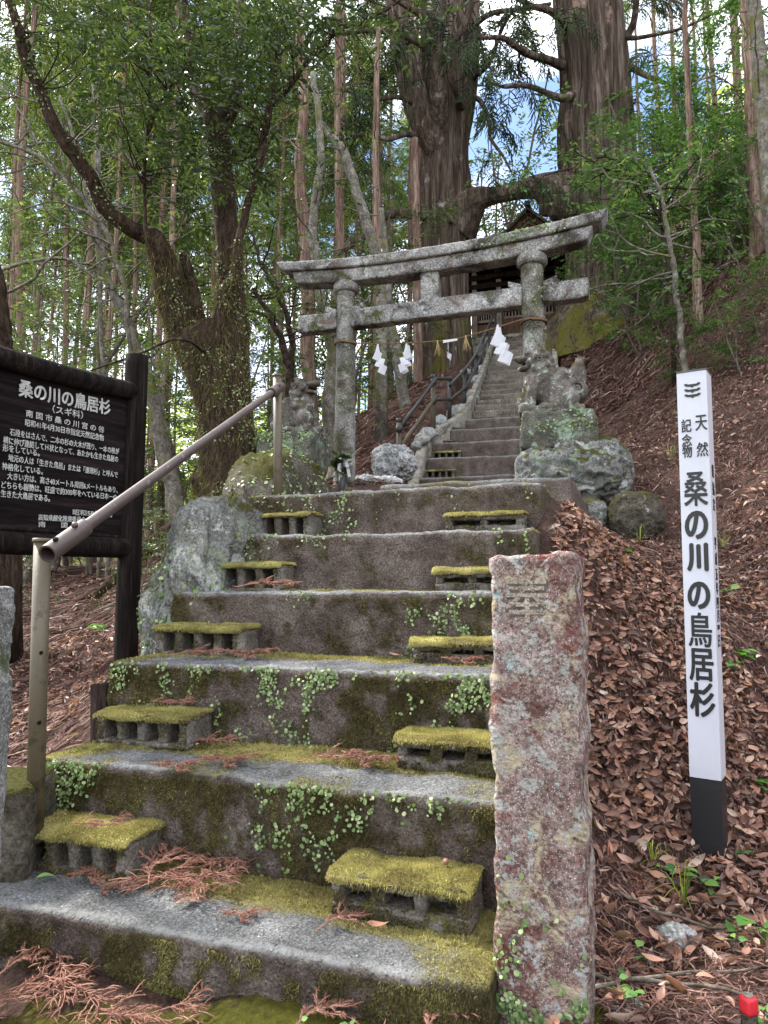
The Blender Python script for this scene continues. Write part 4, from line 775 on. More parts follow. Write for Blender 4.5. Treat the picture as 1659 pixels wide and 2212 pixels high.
def shide(px, py, D, H, sc_, label, flip=1, rz=0.0, double=False):
    t = empty('paper_streamer', P(px, py, D), rz, label, 'paper streamer', 'folded white papers on the gate rope')
    for lay in range(2 if double else 1):
        m = MB(); o = A([.018 * lay, .02 * lay, -.012 * lay]); w_, h = .06 * sc_, .085 * sc_; x, z, y = 0.0, 0.0, 0.0
        m.add(A([[-.006, 0, .01], [.008, 0, .01], [.022 * sc_, .004, -h], [-.03 * sc_ , -.006, -h * 1.15]]) + o, [[0, 3, 2, 1]]); z = -h * .75; x = .0
        for k in range(3):
            x0 = (-.045 + .022 * k) * sc_ * flip; dy = .014 * (1 if k % 2 else -1); m.add(A([[x0 + .03 * sc_ * flip, dy, z + .018 * sc_], [x0 + (.03 + .055) * sc_ * flip, -dy, z - .004 * sc_], [x0 + .06 * sc_ * flip, -dy * .6 - .006, z - h * .95], [x0 - .005 * sc_ * flip, dy * .8 - .012, z - h * .72]]) + o, [[0, 3, 2, 1]]); z -= h * .66
        V = m.arr(); m.add(V + A([0, .0012, 0]), [f[::-1] for f in np.vstack(m.F).tolist()]); m.build('fold', M['paper'], t, False)
    return t
shide(816, 745, 7.28, 0, 1.25, 'leftmost of the folded papers on the rope, hanging by itself', 1, .2); shide(878, 744, 7.18, 0, 1.15, 'double folded paper on the rope, second from the left', -1, -.3, True)
shide(968, 738, 7.04, 0, .95, 'small twisted paper under a flat strip on the rope, before the mossy trunk', 1, 1.1); shide(1075, 703, 6.88, 0, 1.55, 'largest folded paper on the rope, nearest the right pillar', 1, -.2, True)
m = MB(); p = A([P(957, 735, 7.03), P(988, 731, 6.98), P(988, 735.5, 6.98), P(957, 741, 7.03)]); m.add(np.vstack([p, p + A([0, .0015, 0])]), [[0, 3, 2, 1], [4, 5, 6, 7]]); tag(m.build('paper_strip', M['paper'], None, False), 'flat white paper strip tied along the rope, before the mossy trunk', 'paper strip')
for px, py, D, lb in ((945, 738, 7.07, 'straw tassel hanging left of the flat paper strip'), (1006, 727, 6.98, 'straw tassel hanging right of the flat paper strip')):
    m = MB(); r_ = np.random.default_rng(px); c = P(px, py, D)
    for i in range(16): d = A([r_.normal(0, .03), r_.normal(0, .02), -.13 - r_.random() * .03]); tube(m, [c, c + d * .5, c + d + A([r_.normal(0, .008), 0, 0])], [.0022, .0026, .0014], 4, rnd=r_.random())
    tube(m, [c + A([0, 0, .012]), c - A([0, 0, .02]), c - A([0, 0, .035])], .008, 7, rnd=.4); tag(m.build('straw_tassel', M['straw']), lb, 'tassel', 'straw tassels on the gate rope')

# ------------------------------------------------------------------ upper stairs, curbs, railing
ust = empty('upper_staircase', (UO[0], UO[1], 0), -UA, 'long worn concrete stairs climbing from the gate to the shrine', 'staircase')
US = [0, .42, .84, 1.26, 1.68, 2.1] + [2.1 + .33 * i for i in range(1, 19)]
UZ = [2.17, 2.48, 2.76, 3.02, 3.26, 3.47, 3.65, 3.81, 3.99, 4.16, 4.34, 4.52, 4.70, 4.88, 5.07, 5.26, 5.45, 5.62, 5.82, 5.99, 6.16, 6.33, 6.5, 6.69]
EXT = [.43, .41, .43, .23, .07] + [0] * 30
for k in range(24):
    V, F = subbox((-EXT[k], US[k], UZ[k] - .42), (1.22 if k > 4 else 1.3, US[k] + (.62 if k < 23 else 1.2), UZ[k]), .03, .018); V[:, 1] += (fbm(V * 2 + k, 3, 3) - .5) * .03; V[:, 2] += (fbm(V * A([1.5, 1, 0]) + k * 3, 3, 5) - .5) * .02
    V = rough(V, F, .01, 9, 3, k); ms = np.clip((fbm(V * 3 + k, 4, 31) - .5) * 2.2, 0, 1) * (.3 + .5 * (V[:, 0] < .35)) + .12; wr = np.exp(-((V[:, 1] - US[k] - .015) / .025) ** 2) * np.exp(-((V[:, 2] - UZ[k]) / .02) ** 2)
    MB().add(V, F, moss=ms, wear=wr).build('step', M['concrete'] if k < 5 else M['stair'], ust)
def curb(pts, wd, dp, mat, seed, label):
    p = crv(pts, 90); d = np.gradient(p[:, :2], axis=0); d = d / np.linalg.norm(d, axis=1, keepdims=True); nx = np.c_[-d[:, 1], d[:, 0]]; V = []
    for a, z in ((-.5, -dp), (-.5, -.015), (-.42, 0), (0, .004), (.42, 0), (.5, -.015), (.5, -dp)): V.append(np.c_[p[:, :2] + nx * wd * a, p[:, 2] + z])
    V = np.stack(V, 1); n, k = V.shape[:2]; i = np.arange(n * k).reshape(n, k); F = np.stack([i[:-1, :-1], i[:-1, 1:], i[1:, 1:], i[1:, :-1]], -1).reshape(-1, 4); V = V.reshape(-1, 3); V = rough(V, F, .012, 7, 4, seed)
    m = MB().add(V, F); m.add(V[i[0]], [list(range(k))]); m.add(V[i[-1]], [list(range(k))[::-1]]); o = m.build('stair_curb', M[mat]); tag(o, label, 'curb'); return o
curb([UP(-.5, -.12, 2.05), UP(-.5, .35, 2.48), UP(-.48, .85, 2.86), UP(-.3, 1.25, 3.1), UP(-.13, 1.7, 3.36), UP(-.08, 2.1, 3.55)], .13, .6, 'curb', 3, 'mossy sloping curb on the left of the first big upper steps')
curb([UP(-.045, 2.02, 3.6), UP(-.045, 5.2, 5.24), UP(-.045, 8.0, 6.78)], .085, .5, 'curb', 4, 'narrow pale curb along the left edge of the upper stairs')
curb([UP(1.27, 1.2, 3.05), UP(1.27, 4.5, 4.86), UP(1.27, 8.0, 6.84)], .09, .6, 'curb', 5, 'narrow pale curb along the right edge of the upper stairs')
GU = 'concrete blocks set as half steps at the foot of the upper stairs'
place_block('U1', -.4, -.04, .42 - .19, 2.165, .125, 4, 91, .5, 'lower block at the foot of the upper stairs, left side', GU, 'up'); place_block('U2', -.385, -.01, .84 - .19, 2.475, .125, 4, 92, .4, 'upper block on the second of the upper steps, left side', GU, 'up')
place_block('U3', -.42, -.1, 1.26 - .17, 2.75, .09, 4, 93, 0, 'low bare block against the third riser of the upper stairs', GU, 'up'); place_block('U4', .02, .34, 2.1 - .17, 3.25, .09, 4, 94, 0, 'bare block half sunk below the narrow steps, highest on the upper stairs', GU, 'up')
V, F = box((0, 0, 0), (.36, .2, .035)); m = MB().add(V, F); o = m.build('slate_slab', M['mound'], None, False); o.location = tuple(UP(-.06, 1.4, 3.04)); o.rotation_euler = (.05, .04, -UA); tag(o, 'dark thin slab lying on the fourth upper step', 'slab')
ur = empty('stair_railing', (0, 0, 0), 0, 'black and brown pipe railing along the left side of the upper stairs', 'railing')
for px, y0, y1, D, mt in ((862, 905, 1062, 8.35, 'olive_metal'), (936, 811, 950, 9.55, 'olive_metal'), (971, 816, 918, 10.1, 'black_metal'), (1003.5, 800, 900, 11.1, 'black_metal'), (1028, 764, 865, 12.4, 'black_metal'), (1044.5, 725, 812, 13.9, 'black_metal'), (1057.5, 700, 765, 15.1, 'black_metal'), (1070.5, 672, 735, 16.3, 'black_metal')):
    p_ = pipe('post', P(px, y1, D), P(px, y0, D), .033 if mt == 'olive_metal' else .03, M[mt], ur, 14)
    m = MB(); c = P(px, y0, D); tube(m, [c - A([0, 0, .045]), c - A([0, 0, .02]), c + A([0, 0, .008])], .036, 12); m.build('cap', M['black_metal'], p_)
for pts, mt, r in (([(861, 928, 8.3), (943, 818, 9.5)], 'black_metal', .024), ([(861, 973, 8.3), (943, 856, 9.5)], 'olive_metal', .024), ([(938, 819, 9.5), (970, 820, 10.08)], 'black_metal', .024), ([(938, 865, 9.5), (971, 864, 10.08)], 'black_metal', .022),
                   ([(972, 833, 10.08), (1003, 801, 11.1), (1027, 767, 12.4), (1044, 728, 13.9), (1070, 674, 16.3)], 'black_metal', .024), ([(972, 865, 10.08), (1005, 838, 11.1), (1029, 795, 12.4), (1045.5, 755, 13.9), (1070, 694, 16.3)], 'black_metal', .022)):
    m = MB(); tube(m, A([P(*p) for p in pts]) + A([.0, -.03, 0]), r, 12); m.build('rail', M[mt], ur)
for p in ((862, 928, 8.3), (862, 972, 8.3), (936, 826, 9.5), (936, 866, 9.5), (1003.5, 800, 11.1), (1004, 839, 11.1), (1027.5, 767, 12.4), (1028, 796, 12.4)):
    m = MB(); c = P(*p); tube(m, [c + A([0, -.02, -.035]), c + A([0, -.02, 0]), c + A([0, -.02, .035])], [.04, .043, .04], 12); m.build('clamp', M['black_metal'], ur)

# ------------------------------------------------------------------ shrine building
so = P(1143, 725, 17.7); SR = -PH * .95
shr = empty('shrine', so, SR, 'dark wooden shrine hall with gabled roof and lattice doors atop the stairs', 'shrine')
def sb_(name, c, s_, mat, par=shr, **k): V, F = box(c, s_, **k); o = MB().add(V, F).build(name, M[mat], par, False); return o
V, F = subbox((-2.1, -.35, -.9), (2.1, 3.2, -.03), .1, .02); MB().add(rough(V, F, .02, 5, 3, 2), F).build('stone_base', M['curb'], shr)
sb_('threshold', (0, .0, .02), (1.5, .2, .1), 'curb')
for x in (-1.38, -.745, .745, 1.38): sb_('post', (x, -.02, .98), (.12, .12, 1.96), 'post_wood')
sb_('wall', (0, 2.2, 1.0), (2.9, .06, 2.0), 'dark_wood'); sb_('wall', (-1.45, 1.1, 1.0), (.05, 2.2, 2.0), 'dark_wood'); sb_('wall', (1.45, 1.1, 1.0), (.05, 2.2, 2.0), 'dark_wood')
sb_('interior', (0, .35, 1.0), (2.8, .04, 1.95), 'void')
def lattice(x0, x1, z0, z1, y, n, par): 
    m = MB()
    for i in range(n): V, F = box((x0 + (x1 - x0) * (i + .5) / n, y, (z0 + z1) / 2), ((x1 - x0) / n * .38, .03, z1 - z0)); m.add(V, F)
    m.build('lattice', M['post_wood'], par, False)
for x0, x1 in ((-.68, 0), (0, .68)):
    d = sb_('door', ((x0 + x1) / 2, .06, .28), (x1 - x0 - .02, .04, .5), 'shrine_wood'); sb_('door_rail', ((x0 + x1) / 2, .055, .56), (x1 - x0 - .02, .05, .05), 'post_wood', d); sb_('door_rail', ((x0 + x1) / 2, .055, 1.3), (x1 - x0 - .02, .05, .05), 'post_wood', d); lattice(x0 + .05, x1 - .05, .58, 1.28, .06, 7, d)
    for x in (x0 + .03, x1 - .03): sb_('door_stile', (x, .055, .67), (.05, .055, 1.3), 'shrine_wood', d)
for x0, x1 in ((-1.32, -.81), (.81, 1.32)):
    d = sb_('side_panel', ((x0 + x1) / 2, .05, .2), (x1 - x0, .04, .46), 'shrine_wood'); sb_('sill', ((x0 + x1) / 2, .03, .5), (x1 - x0, .09, .07), 'post_wood', d); sb_('head_rail', ((x0 + x1) / 2, .03, 1.2), (x1 - x0, .08, .06), 'post_wood', d); lattice(x0, x1, .53, 1.17, .05, 8, d)
    sb_('upper_boards', ((x0 + x1) / 2, .05, 1.42), (x1 - x0, .04, .38), 'dark_wood', d)
for z, s_ in ((1.42, .12), (1.66, .14), (1.9, .12)): sb_('beam', (0, -.04, z), (3.2, .14, s_), 'dark_wood')
for x in (-.745, 0, .745):
    sb_('bracket', (x, -.14, 1.62), (.3, .16, .09), 'curb' if x == 0 else 'dark_wood'); sb_('bracket', (x, -.14, 1.78), (.16, .2, .2), 'dark_wood')
m = MB()
for i in range(26): V, F = box((-2.0 + i * .16, -.42, 1.98), (.05, .95, .055)); V[:, 2] += (V[:, 1] + .42) * .18; m.add(V, F)
m.build('rafters', M['shrine_wood'], shr, False)
sb_('eave_board', (0, -.9, 1.93), (4.3, .05, .07), 'dark_wood')
def roofring(rings, name, mat):
    m = MB(); V = []
    for hx_, y0, y1, z, up_ in rings:
        n = 13; a = np.linspace(-1, 1, n); f = [np.c_[a * hx_, 0 * a + y0, z + up_ * np.abs(a) ** 3]]; f.append(np.c_[0 * a + hx_, (y0 + y1) / 2 + a * (y1 - y0) / 2, z + up_ * np.abs(a) ** 3]); f.append(np.c_[-a * hx_, 0 * a + y1, z + up_ * np.abs(a) ** 3]); f.append(np.c_[0 * a - hx_, (y0 + y1) / 2 - a * (y1 - y0) / 2, z + up_ * np.abs(a) ** 3]); V.append(np.vstack(f))
    k = len(V[0]); i = np.arange(k * len(V)).reshape(len(V), k); j = np.roll(i, -1, 1); F = np.stack([i[:-1], j[:-1], j[1:], i[1:]], -1).reshape(-1, 4); m.add(np.vstack(V), F); return m.build(name, M[mat], shr)
rf = roofring([(2.2, -.95, 3.3, 1.98, .14), (2.24, -1.0, 3.35, 2.08, .15), (1.75, -.45, 2.8, 2.3, .06), (1.2, .35, 2.1, 2.72, 0), (1.0, .5, 2.0, 2.8, 0)], 'roof', 'roof')
gz_ = [(0, 3.62), (.3, 3.34), (.65, 3.0), (1.0, 2.77), (1.25, 2.66)]
m = MB(); xs = A([-x for x, z in gz_[::-1]] + [x for x, z in gz_[1:]]); zs = A([z for x, z in gz_[::-1]] + [z for x, z in gz_[1:]]); n = len(xs)
for y0, y1 in ((.28, 2.3),): V = np.vstack([np.c_[xs, 0 * xs + y0, zs], np.c_[xs, 0 * xs + y1, zs], np.c_[xs, 0 * xs + y0, zs - .09], np.c_[xs, 0 * xs + y1, zs - .09]]); i = np.arange(n - 1); m.add(V, np.stack([i, i + 1, i + 1 + n, i + n], -1), np.stack([i + 2 * n, i + 3 * n, i + 3 * n + 1, i + 2 * n + 1], -1), np.stack([i + 2 * n, i + 2 * n + 1, i + 1, i], -1))
m.build('gable_roof', M['roof'], rf, False); sb_('ridge', (0, 1.3, 3.68), (.14, 2.2, .12), 'roof', rf)
m = MB(); V = np.c_[np.r_[xs, 0], np.full(n + 1, .42), np.r_[zs - .1, 2.6]]; i = np.arange(n - 1); m.add(V, np.stack([i, np.full(n - 1, n), i + 1], -1)); gb = m.build('gable_boards', M['shrine_wood'], rf, False)
for k in range(5):
    m = MB(); zz = 3.45 - k * .13; w_ = .16 + k * .17
    for s_ in (-1, 1): tube(m, [(0, .405, zz), (s_ * w_ / 2, .405, zz - w_ * .42), (s_ * w_, .405, zz - w_ * .84)], .011, 4)
    m.build('chevron', M['dark_wood'], gb)
for px, py, lb in ((1104, 657, 'left of the right torii pillar'), (1132, 655, 'touching the right torii pillar'), (1190, 645, 'right of the right torii pillar')):
    c = P(px, py, 17.3); m = MB(); V = A([[-.02, 0, .07], [.03, 0, .06], [.09, .01, -.02], [.04, -.02, .0], [.05, .01, -.1], [-.01, -.02, -.08], [-.06, .02, 0]]); m.add(np.vstack([V, V + A([0, .003, 0])]) + c, [[0, 6, 3, 1]], [[1, 3, 2]], [[6, 5, 4, 3]], [[7, 8, 10, 13]]); tag(m.build('shrine_streamer', M['paper'], None, False), 'tiny white paper hanging before the shrine doors, ' + lb, 'paper streamer', 'white papers before the shrine')
# offering of evergreen leaves with white paper at the left pillar
oc = P(738, 1046, 7.3); of = empty('offering', oc, 0, 'evergreen offering branch with white paper at the foot of the left torii pillar', 'offering'); r_ = np.random.default_rng(2)
m = MB(); tube(m, [(0, 0, -.12), (0, 0, 0), (0, 0, .09)], [.03, .035, .03], 12); m.build('vase', M['cap_metal'], of)
KITE = A([[0, 0, 0], [.3, .42, .07], [.62, .4, .08], [1, 0, -.05], [.62, -.4, .08], [.3, -.42, .07], [.5, 0, 0]]); KF = [A([[0, 6, 1], [1, 6, 2], [2, 6, 3], [3, 6, 4], [4, 6, 5], [5, 6, 0]])]
n = 46; d = rdir(n, r_, -.2, .9); st_p = np.c_[np.zeros((n, 2)), r_.uniform(.08, .28, n)] + d * A([.05, .05, .02]); m = MB(); inst(m, KITE, KF, st_p, basis(d, r_), r_.uniform(.07, .1, n) * 1.0, r_.random(n)); m.build('leaves', M['leaf_dark'], of)
m = MB(); tube(m, crv([(0, 0, .05), (.01, 0, .2), (-.02, 0, .38)], 8), .006, 6); m.build('stem', M['dark_twig'], of)
m = MB()
for x, dx in ((-.03, -.01), (.02, .03)): m.add(A([[x, -.06, .26], [x + .03, -.06, .27], [x + .03 + dx, -.075, .16], [x + dx, -.075, .15]]), [[0, 3, 2, 1]]); m.add(A([[x + dx, -.075, .15], [x + .03 + dx, -.075, .16], [x + .05 + dx, -.07, .07], [x + .02 + dx, -.07, .06]]), [[0, 3, 2, 1]])
m.build('paper', M['paper'], of, False)

# ------------------------------------------------------------------ trees
LEAFT = A([[0, 0, 0], [.32, .5, .1], [.7, .36, .08], [1, 0, -.06], [.7, -.36, .08], [.32, -.5, .1]]) * A([1, .38, 1])
LEAFF = [A([[0, 2, 1], [0, 3, 2], [0, 4, 3], [0, 5, 4]])]
LEAF4 = A([[0, 0, 0], [.5, .2, .06], [1, 0, -.03], [.5, -.2, .06]]); LEAF4F = [A([[0, 2, 1], [0, 3, 2]])]
def leaves_on(mb, bases, dirs, per, tw, L, rng, big=True, droop=.15, shade=0.0, flat=.5):
    """leafy twigs: at each base a twig of length tw along dirs, with 'per' leaves set alternately on it"""
    n = len(bases); t = np.linspace(.15, 1, per); d = nrm(dirs)
    side = nrm(np.cross(d, A([0, 0, 1.])) + rng.normal(0, .25, (n, 3)))
    pos = bases[:, None] + d[:, None] * (tw * t)[None, :, None] + A([0, 0, -1.]) * (tw * droop * t ** 2)[None, :, None]
    sg = np.where(np.arange(per) % 2, 1., -1.); ld = d[:, None] * .75 + side[:, None] * sg[None, :, None] * .8 + rng.normal(0, .25, (n, per, 3)) + A([0, 0, -.18])
    ld[:, -1] = d + rng.normal(0, .2, (n, 3)); pos, ld = pos.reshape(-1, 3), ld.reshape(-1, 3); k = len(pos)
    up = nrm(A([0, 0, 1.]) + rng.normal(0, flat, (k, 3))); Mx = basis(ld, None, up); rn = np.clip(np.repeat(rng.normal(.45, .16, n), per) + rng.normal(0, .16, k) + shade, 0, 1)
    inst(mb, LEAFT if big else LEAF4, LEAFF if big else LEAF4F, pos, Mx, L * rng.uniform(.6, 1.2, k), rn)
def limb(mb, pts, n=60, seg=20, amp=.12, freq=3, stretch=.3, s=0, ridge=False, wob=0.0, rscale=1.0):
    """a limb through picture points (px, py, distance, width in picture pixels)"""
    q = A([np.r_[P(a, b, D), w_ * D / F_PX / 2] for a, b, D, w_ in pts]); c = crv(q, n); p = c[:, :3]
    if wob: p = p + (np.stack([fbm(np.c_[np.arange(n) * .17, np.full(n, s + 3.3 * k), np.zeros(n)], 3, 5) for k in range(3)], -1) - .5) * wob
    tube(mb, p, np.maximum(c[:, 3], .002) * rscale, seg, amp, freq, stretch, s, ridge); return p, c[:, 3]
def branchlet(mb, a, d, L, r, rng, n=7, wand=.35, grav=-.1, seg=5):
    p = [A(a, float)]; d = nrm(A(d, float))
    for i in range(n): d = nrm(d + rng.normal(0, wand / 2, 3) + A([0, 0, grav])); p.append(p[-1] + d * L / n)
    p = A(p); tube(mb, p, np.linspace(r, r * .25, n + 1), seg, cap=False); return p
# cedar spray: a drooping stem with ropes of needles
def spray_template(seed, n=11, three=True):
    r_ = np.random.default_rng(seed); m = MB(); st_ = crv([(0, 0, 0), (.45, 0, .02), (.8, 0, -.12), (1, 0, -.3)], 7)
    for i in range(n):
        t = .1 + .9 * i / (n - 1); a = st_[int(t * 6)]; sd_ = (1 if i % 2 else -1) * (1 - .5 * t); e = a + A([.28 + r_.normal(0, .06), sd_ * .33 + r_.normal(0, .06), -.1 - r_.random() * .22]); mid = (a + e) / 2 + A([.02, sd_ * .05, .03])
        tube(m, [a, mid, e], [.016, .03, .012], 3, cap=False, rnd=r_.random())
    tube(m, st_, np.linspace(.02, .02, 7), 3, cap=False, rnd=.4); return m.arr(), [f for f in m.F]
SPR = [spray_template(i) for i in range(3)]
def sprays(mb, pos, d, L, rng, shade=0.0):
    for i in range(3):
        k = np.arange(len(pos)) % 3 == i
        if not k.any(): continue
        V, Fs = SPR[i]; n = k.sum(); inst(mb, V, Fs, pos[k], basis(d[k], rng), L * rng.uniform(.6, 1.3, n), np.clip(rng.normal(.42 + shade, .22, n), 0, 1))

# ---- the mossy forked tree on the left
tr = empty('forked_tree', (0, 0, 0), 0, 'old dark evergreen tree with a mossy trunk forking into two big limbs', 'tree'); rng = np.random.default_rng(5)
m = MB(); FD = 7.0
limb(m, [(505, 1110, FD, 175), (497, 1050, FD, 140), (492, 980, FD, 125), (485, 880, FD, 122), (470, 800, FD, 140), (458, 740, FD, 150), (450, 715, FD, 130)], 70, 40, .14, 3, .25, 2)
fl, _ = limb(m, [(448, 800, FD, 90), (415, 735, FD, 84), (382, 660, FD - .1, 76), (362, 590, FD - .2, 64), (345, 530, FD - .3, 52), (320, 508, FD - .3, 40), (280, 492, FD - .4, 35), (228, 450, FD - .5, 33), (200, 395, FD - .6, 30), (165, 340, FD - .7, 31), (125, 280, FD - .8, 27), (92, 205, FD - .9, 26), (62, 140, FD - 1, 25), (38, 60, FD - 1.1, 22), (10, -40, FD - 1.2, 18), (-30, -140, FD - 1.3, 12)], 150, 24, .22, 3.5, .5, 4, wob=.04)
fr, _ = limb(m, [(470, 800, FD, 90), (495, 725, FD, 84), (498, 640, FD, 64), (495, 560, FD, 55), (489, 490, FD, 54), (482, 420, FD, 55), (476, 350, FD, 54), (468, 290, FD, 62), (462, 245, FD, 60)], 110, 26, .16, 3.5, .4, 6)
f3, _ = limb(m, [(462, 270, FD, 40), (440, 228, FD, 34), (418, 180, FD + .1, 26), (405, 100, FD + .2, 22), (398, 0, FD + .2, 18), (392, -120, FD + .2, 12)], 50, 14, .15, 3, .5, 7)
f4, _ = limb(m, [(470, 270, FD, 46), (497, 236, FD, 38), (512, 190, FD, 28), (515, 100, FD + .1, 24), (522, 0, FD + .2, 20), (530, -120, FD + .2, 12)], 50, 14, .15, 3, .5, 8)
f5, _ = limb(m, [(470, 745, FD - .25, 40), (478, 680, FD - .28, 30), (490, 622, FD - .3, 27), (507, 598, FD - .3, 25), (516, 525, FD - .3, 20), (527, 465, FD - .3, 19), (545, 410, FD - .35, 17), (561, 350, FD - .4, 17), (574, 280, FD - .4, 17), (582, 225, FD - .4, 17), (594, 150, FD - .4, 13), (603, 80, FD - .4, 11), (610, -30, FD - .4, 8), (615, -120, FD - .4, 5)], 110, 12, .2, 3, .5, 9, wob=.04)
f6, _ = limb(m, [(583, 235, FD - .4, 14), (625, 190, FD - .45, 13), (675, 122, FD - .5, 12), (720, 76, FD - .6, 10), (770, 52, FD - .7, 8), (840, 20, FD - .8, 6), (900, -40, FD - .8, 4)], 70, 8, .2, 3, .5, 10, wob=.05)
limb(m, [(440, 740, FD - .1, 30), (425, 660, FD - .1, 26), (414, 610, FD - .1, 24), (398, 560, FD - .1, 22), (388, 545, FD - .1, 10)], 30, 12, .25, 3, .5, 11)
f7, _ = limb(m, [(352, 590, FD - .45, 16), (331, 570, FD - .5, 11), (317, 510, FD - .5, 9), (313, 440, FD - .5, 9), (312, 350, FD - .5, 9), (319, 283, FD - .5, 9), (322, 180, FD - .5, 8), (325, 60, FD - .5, 7), (327, -80, FD - .5, 5)], 80, 8, .15, 3, .5, 12, wob=.03)
f8, _ = limb(m, [(320, 283, FD - .5, 8), (352, 215, FD - .55, 7), (395, 150, FD - .6, 5), (420, 60, FD - .6, 4)], 40, 6, .1, 3, .5, 13, wob=.05)
f9, _ = limb(m, [(305, 400, FD + .4, 5), (270, 330, FD + .4, 5), (265, 240, FD + .4, 5), (210, 60, FD + .3, 4), (190, -30, FD + .2, 3)], 50, 6, .1, 3, .5, 14, wob=.08)
for a, b_, wd in (((520, 1090), (575, 1120), 46), ((480, 1085), (420, 1120), 60), ((455, 1090), (330, 1175), 50)): limb(m, [(a[0] - 15, a[1] - 60, FD, wd * 1.3), (a[0], a[1], FD - .1, wd), (b_[0], b_[1], FD - .3, wd * .7), (b_[0] * 2 - a[0], b_[1] * 2 - a[1] + 30, FD - .5, wd * .3)], 24, 12, .15, 3, .4, 15)
trunk_m = m; m.build('trunk', M['fork_bark'], tr)
lv = MB(); bm_ = MB(); allp = [fl[80:], f3, f4, f5[50:], f6, f7[30:], f8, f9]; pool = np.vstack(allp)
for cx, cy_, D, rx, ry, rd, n in ((300, 90, 6.0, 130, 120, .7, 120), (430, 130, 6.4, 130, 150, .8, 210), (560, 110, 6.4, 110, 140, .8, 190), (390, 300, 6.4, 110, 110, .7, 120), (270, 250, 5.9, 90, 110, .7, 46), (640, 60, 6.0, 110, 80, .6, 90), (150, 40, 5.6, 100, 70, .5, 40), (760, 40, 5.9, 90, 60, .5, 50), (480, 360, 6.7, 120, 80, .6, 70), (330, 400, 6.5, 80, 90, .5, 24), (90, 90, 6.0, 70, 90, .5, 30), (900, 90, 6.0, 70, 70, .4, 22), (560, 260, 6.8, 80, 90, .5, 60)):
    g_ = rdir(n, rng) * (rng.random((n, 1)) ** .4); n = int(n * .46); g_ = g_[:n]; bs = A([P(cx + q[0] * rx, cy_ - q[1] * ry, D + q[2] * rd) for q in g_]); d = rdir(n, rng, -.5, .5) + A([0, -.1, -.1])
    leaves_on(lv, bs, d, 9, .3, .082, rng, True, .2, 0., .6)
    for q in bs[::5]:
        i = np.argmin(((pool - q) ** 2).sum(1)); a = pool[i]; L = np.linalg.norm(q - a)
        if L < 1.6: tube(bm_, crv([a, (a + q) / 2 + rng.normal(0, .06, 3) * A([1, 1, 1]), q + (q - a) * .1], 8), np.linspace(.009, .0025, 8), 5, cap=False)
for q in pool[::6]: branchlet(bm_, q, rdir(1, rng, -.3, .7)[0], rng.uniform(.3, .9), .006, rng)
bm_.build('branches', M['dark_twig'], tr); lv.build('crown', M['leaf_dark'], tr)
fm = MB(); p, nn = trunk_m.sample(3200, rng, lambda c, n_: (n_[:, 1] < .3) * np.clip((fbm(c * 3, 3, 2) - .42) * 4, 0, 1) * ((c[:, 2] > 2.2) | (fbm(c * 5, 3, 8) > .55)) + 1e-9); ferns(fm, p, nn, .0095, rng); fm.build('climbing_fern', M['fern'], tr)
hm = MB(); p, nn = trunk_m.sample(14000, rng, lambda c, n_: (n_[:, 1] < .4) * (c[:, 2] < 4.2) + 1e-9); blades(hm, p, nn * .35 + A([0, 0, -1.]), .09, .006, rng, .3); hm.build('hanging_moss', M['moss_dark'], tr)

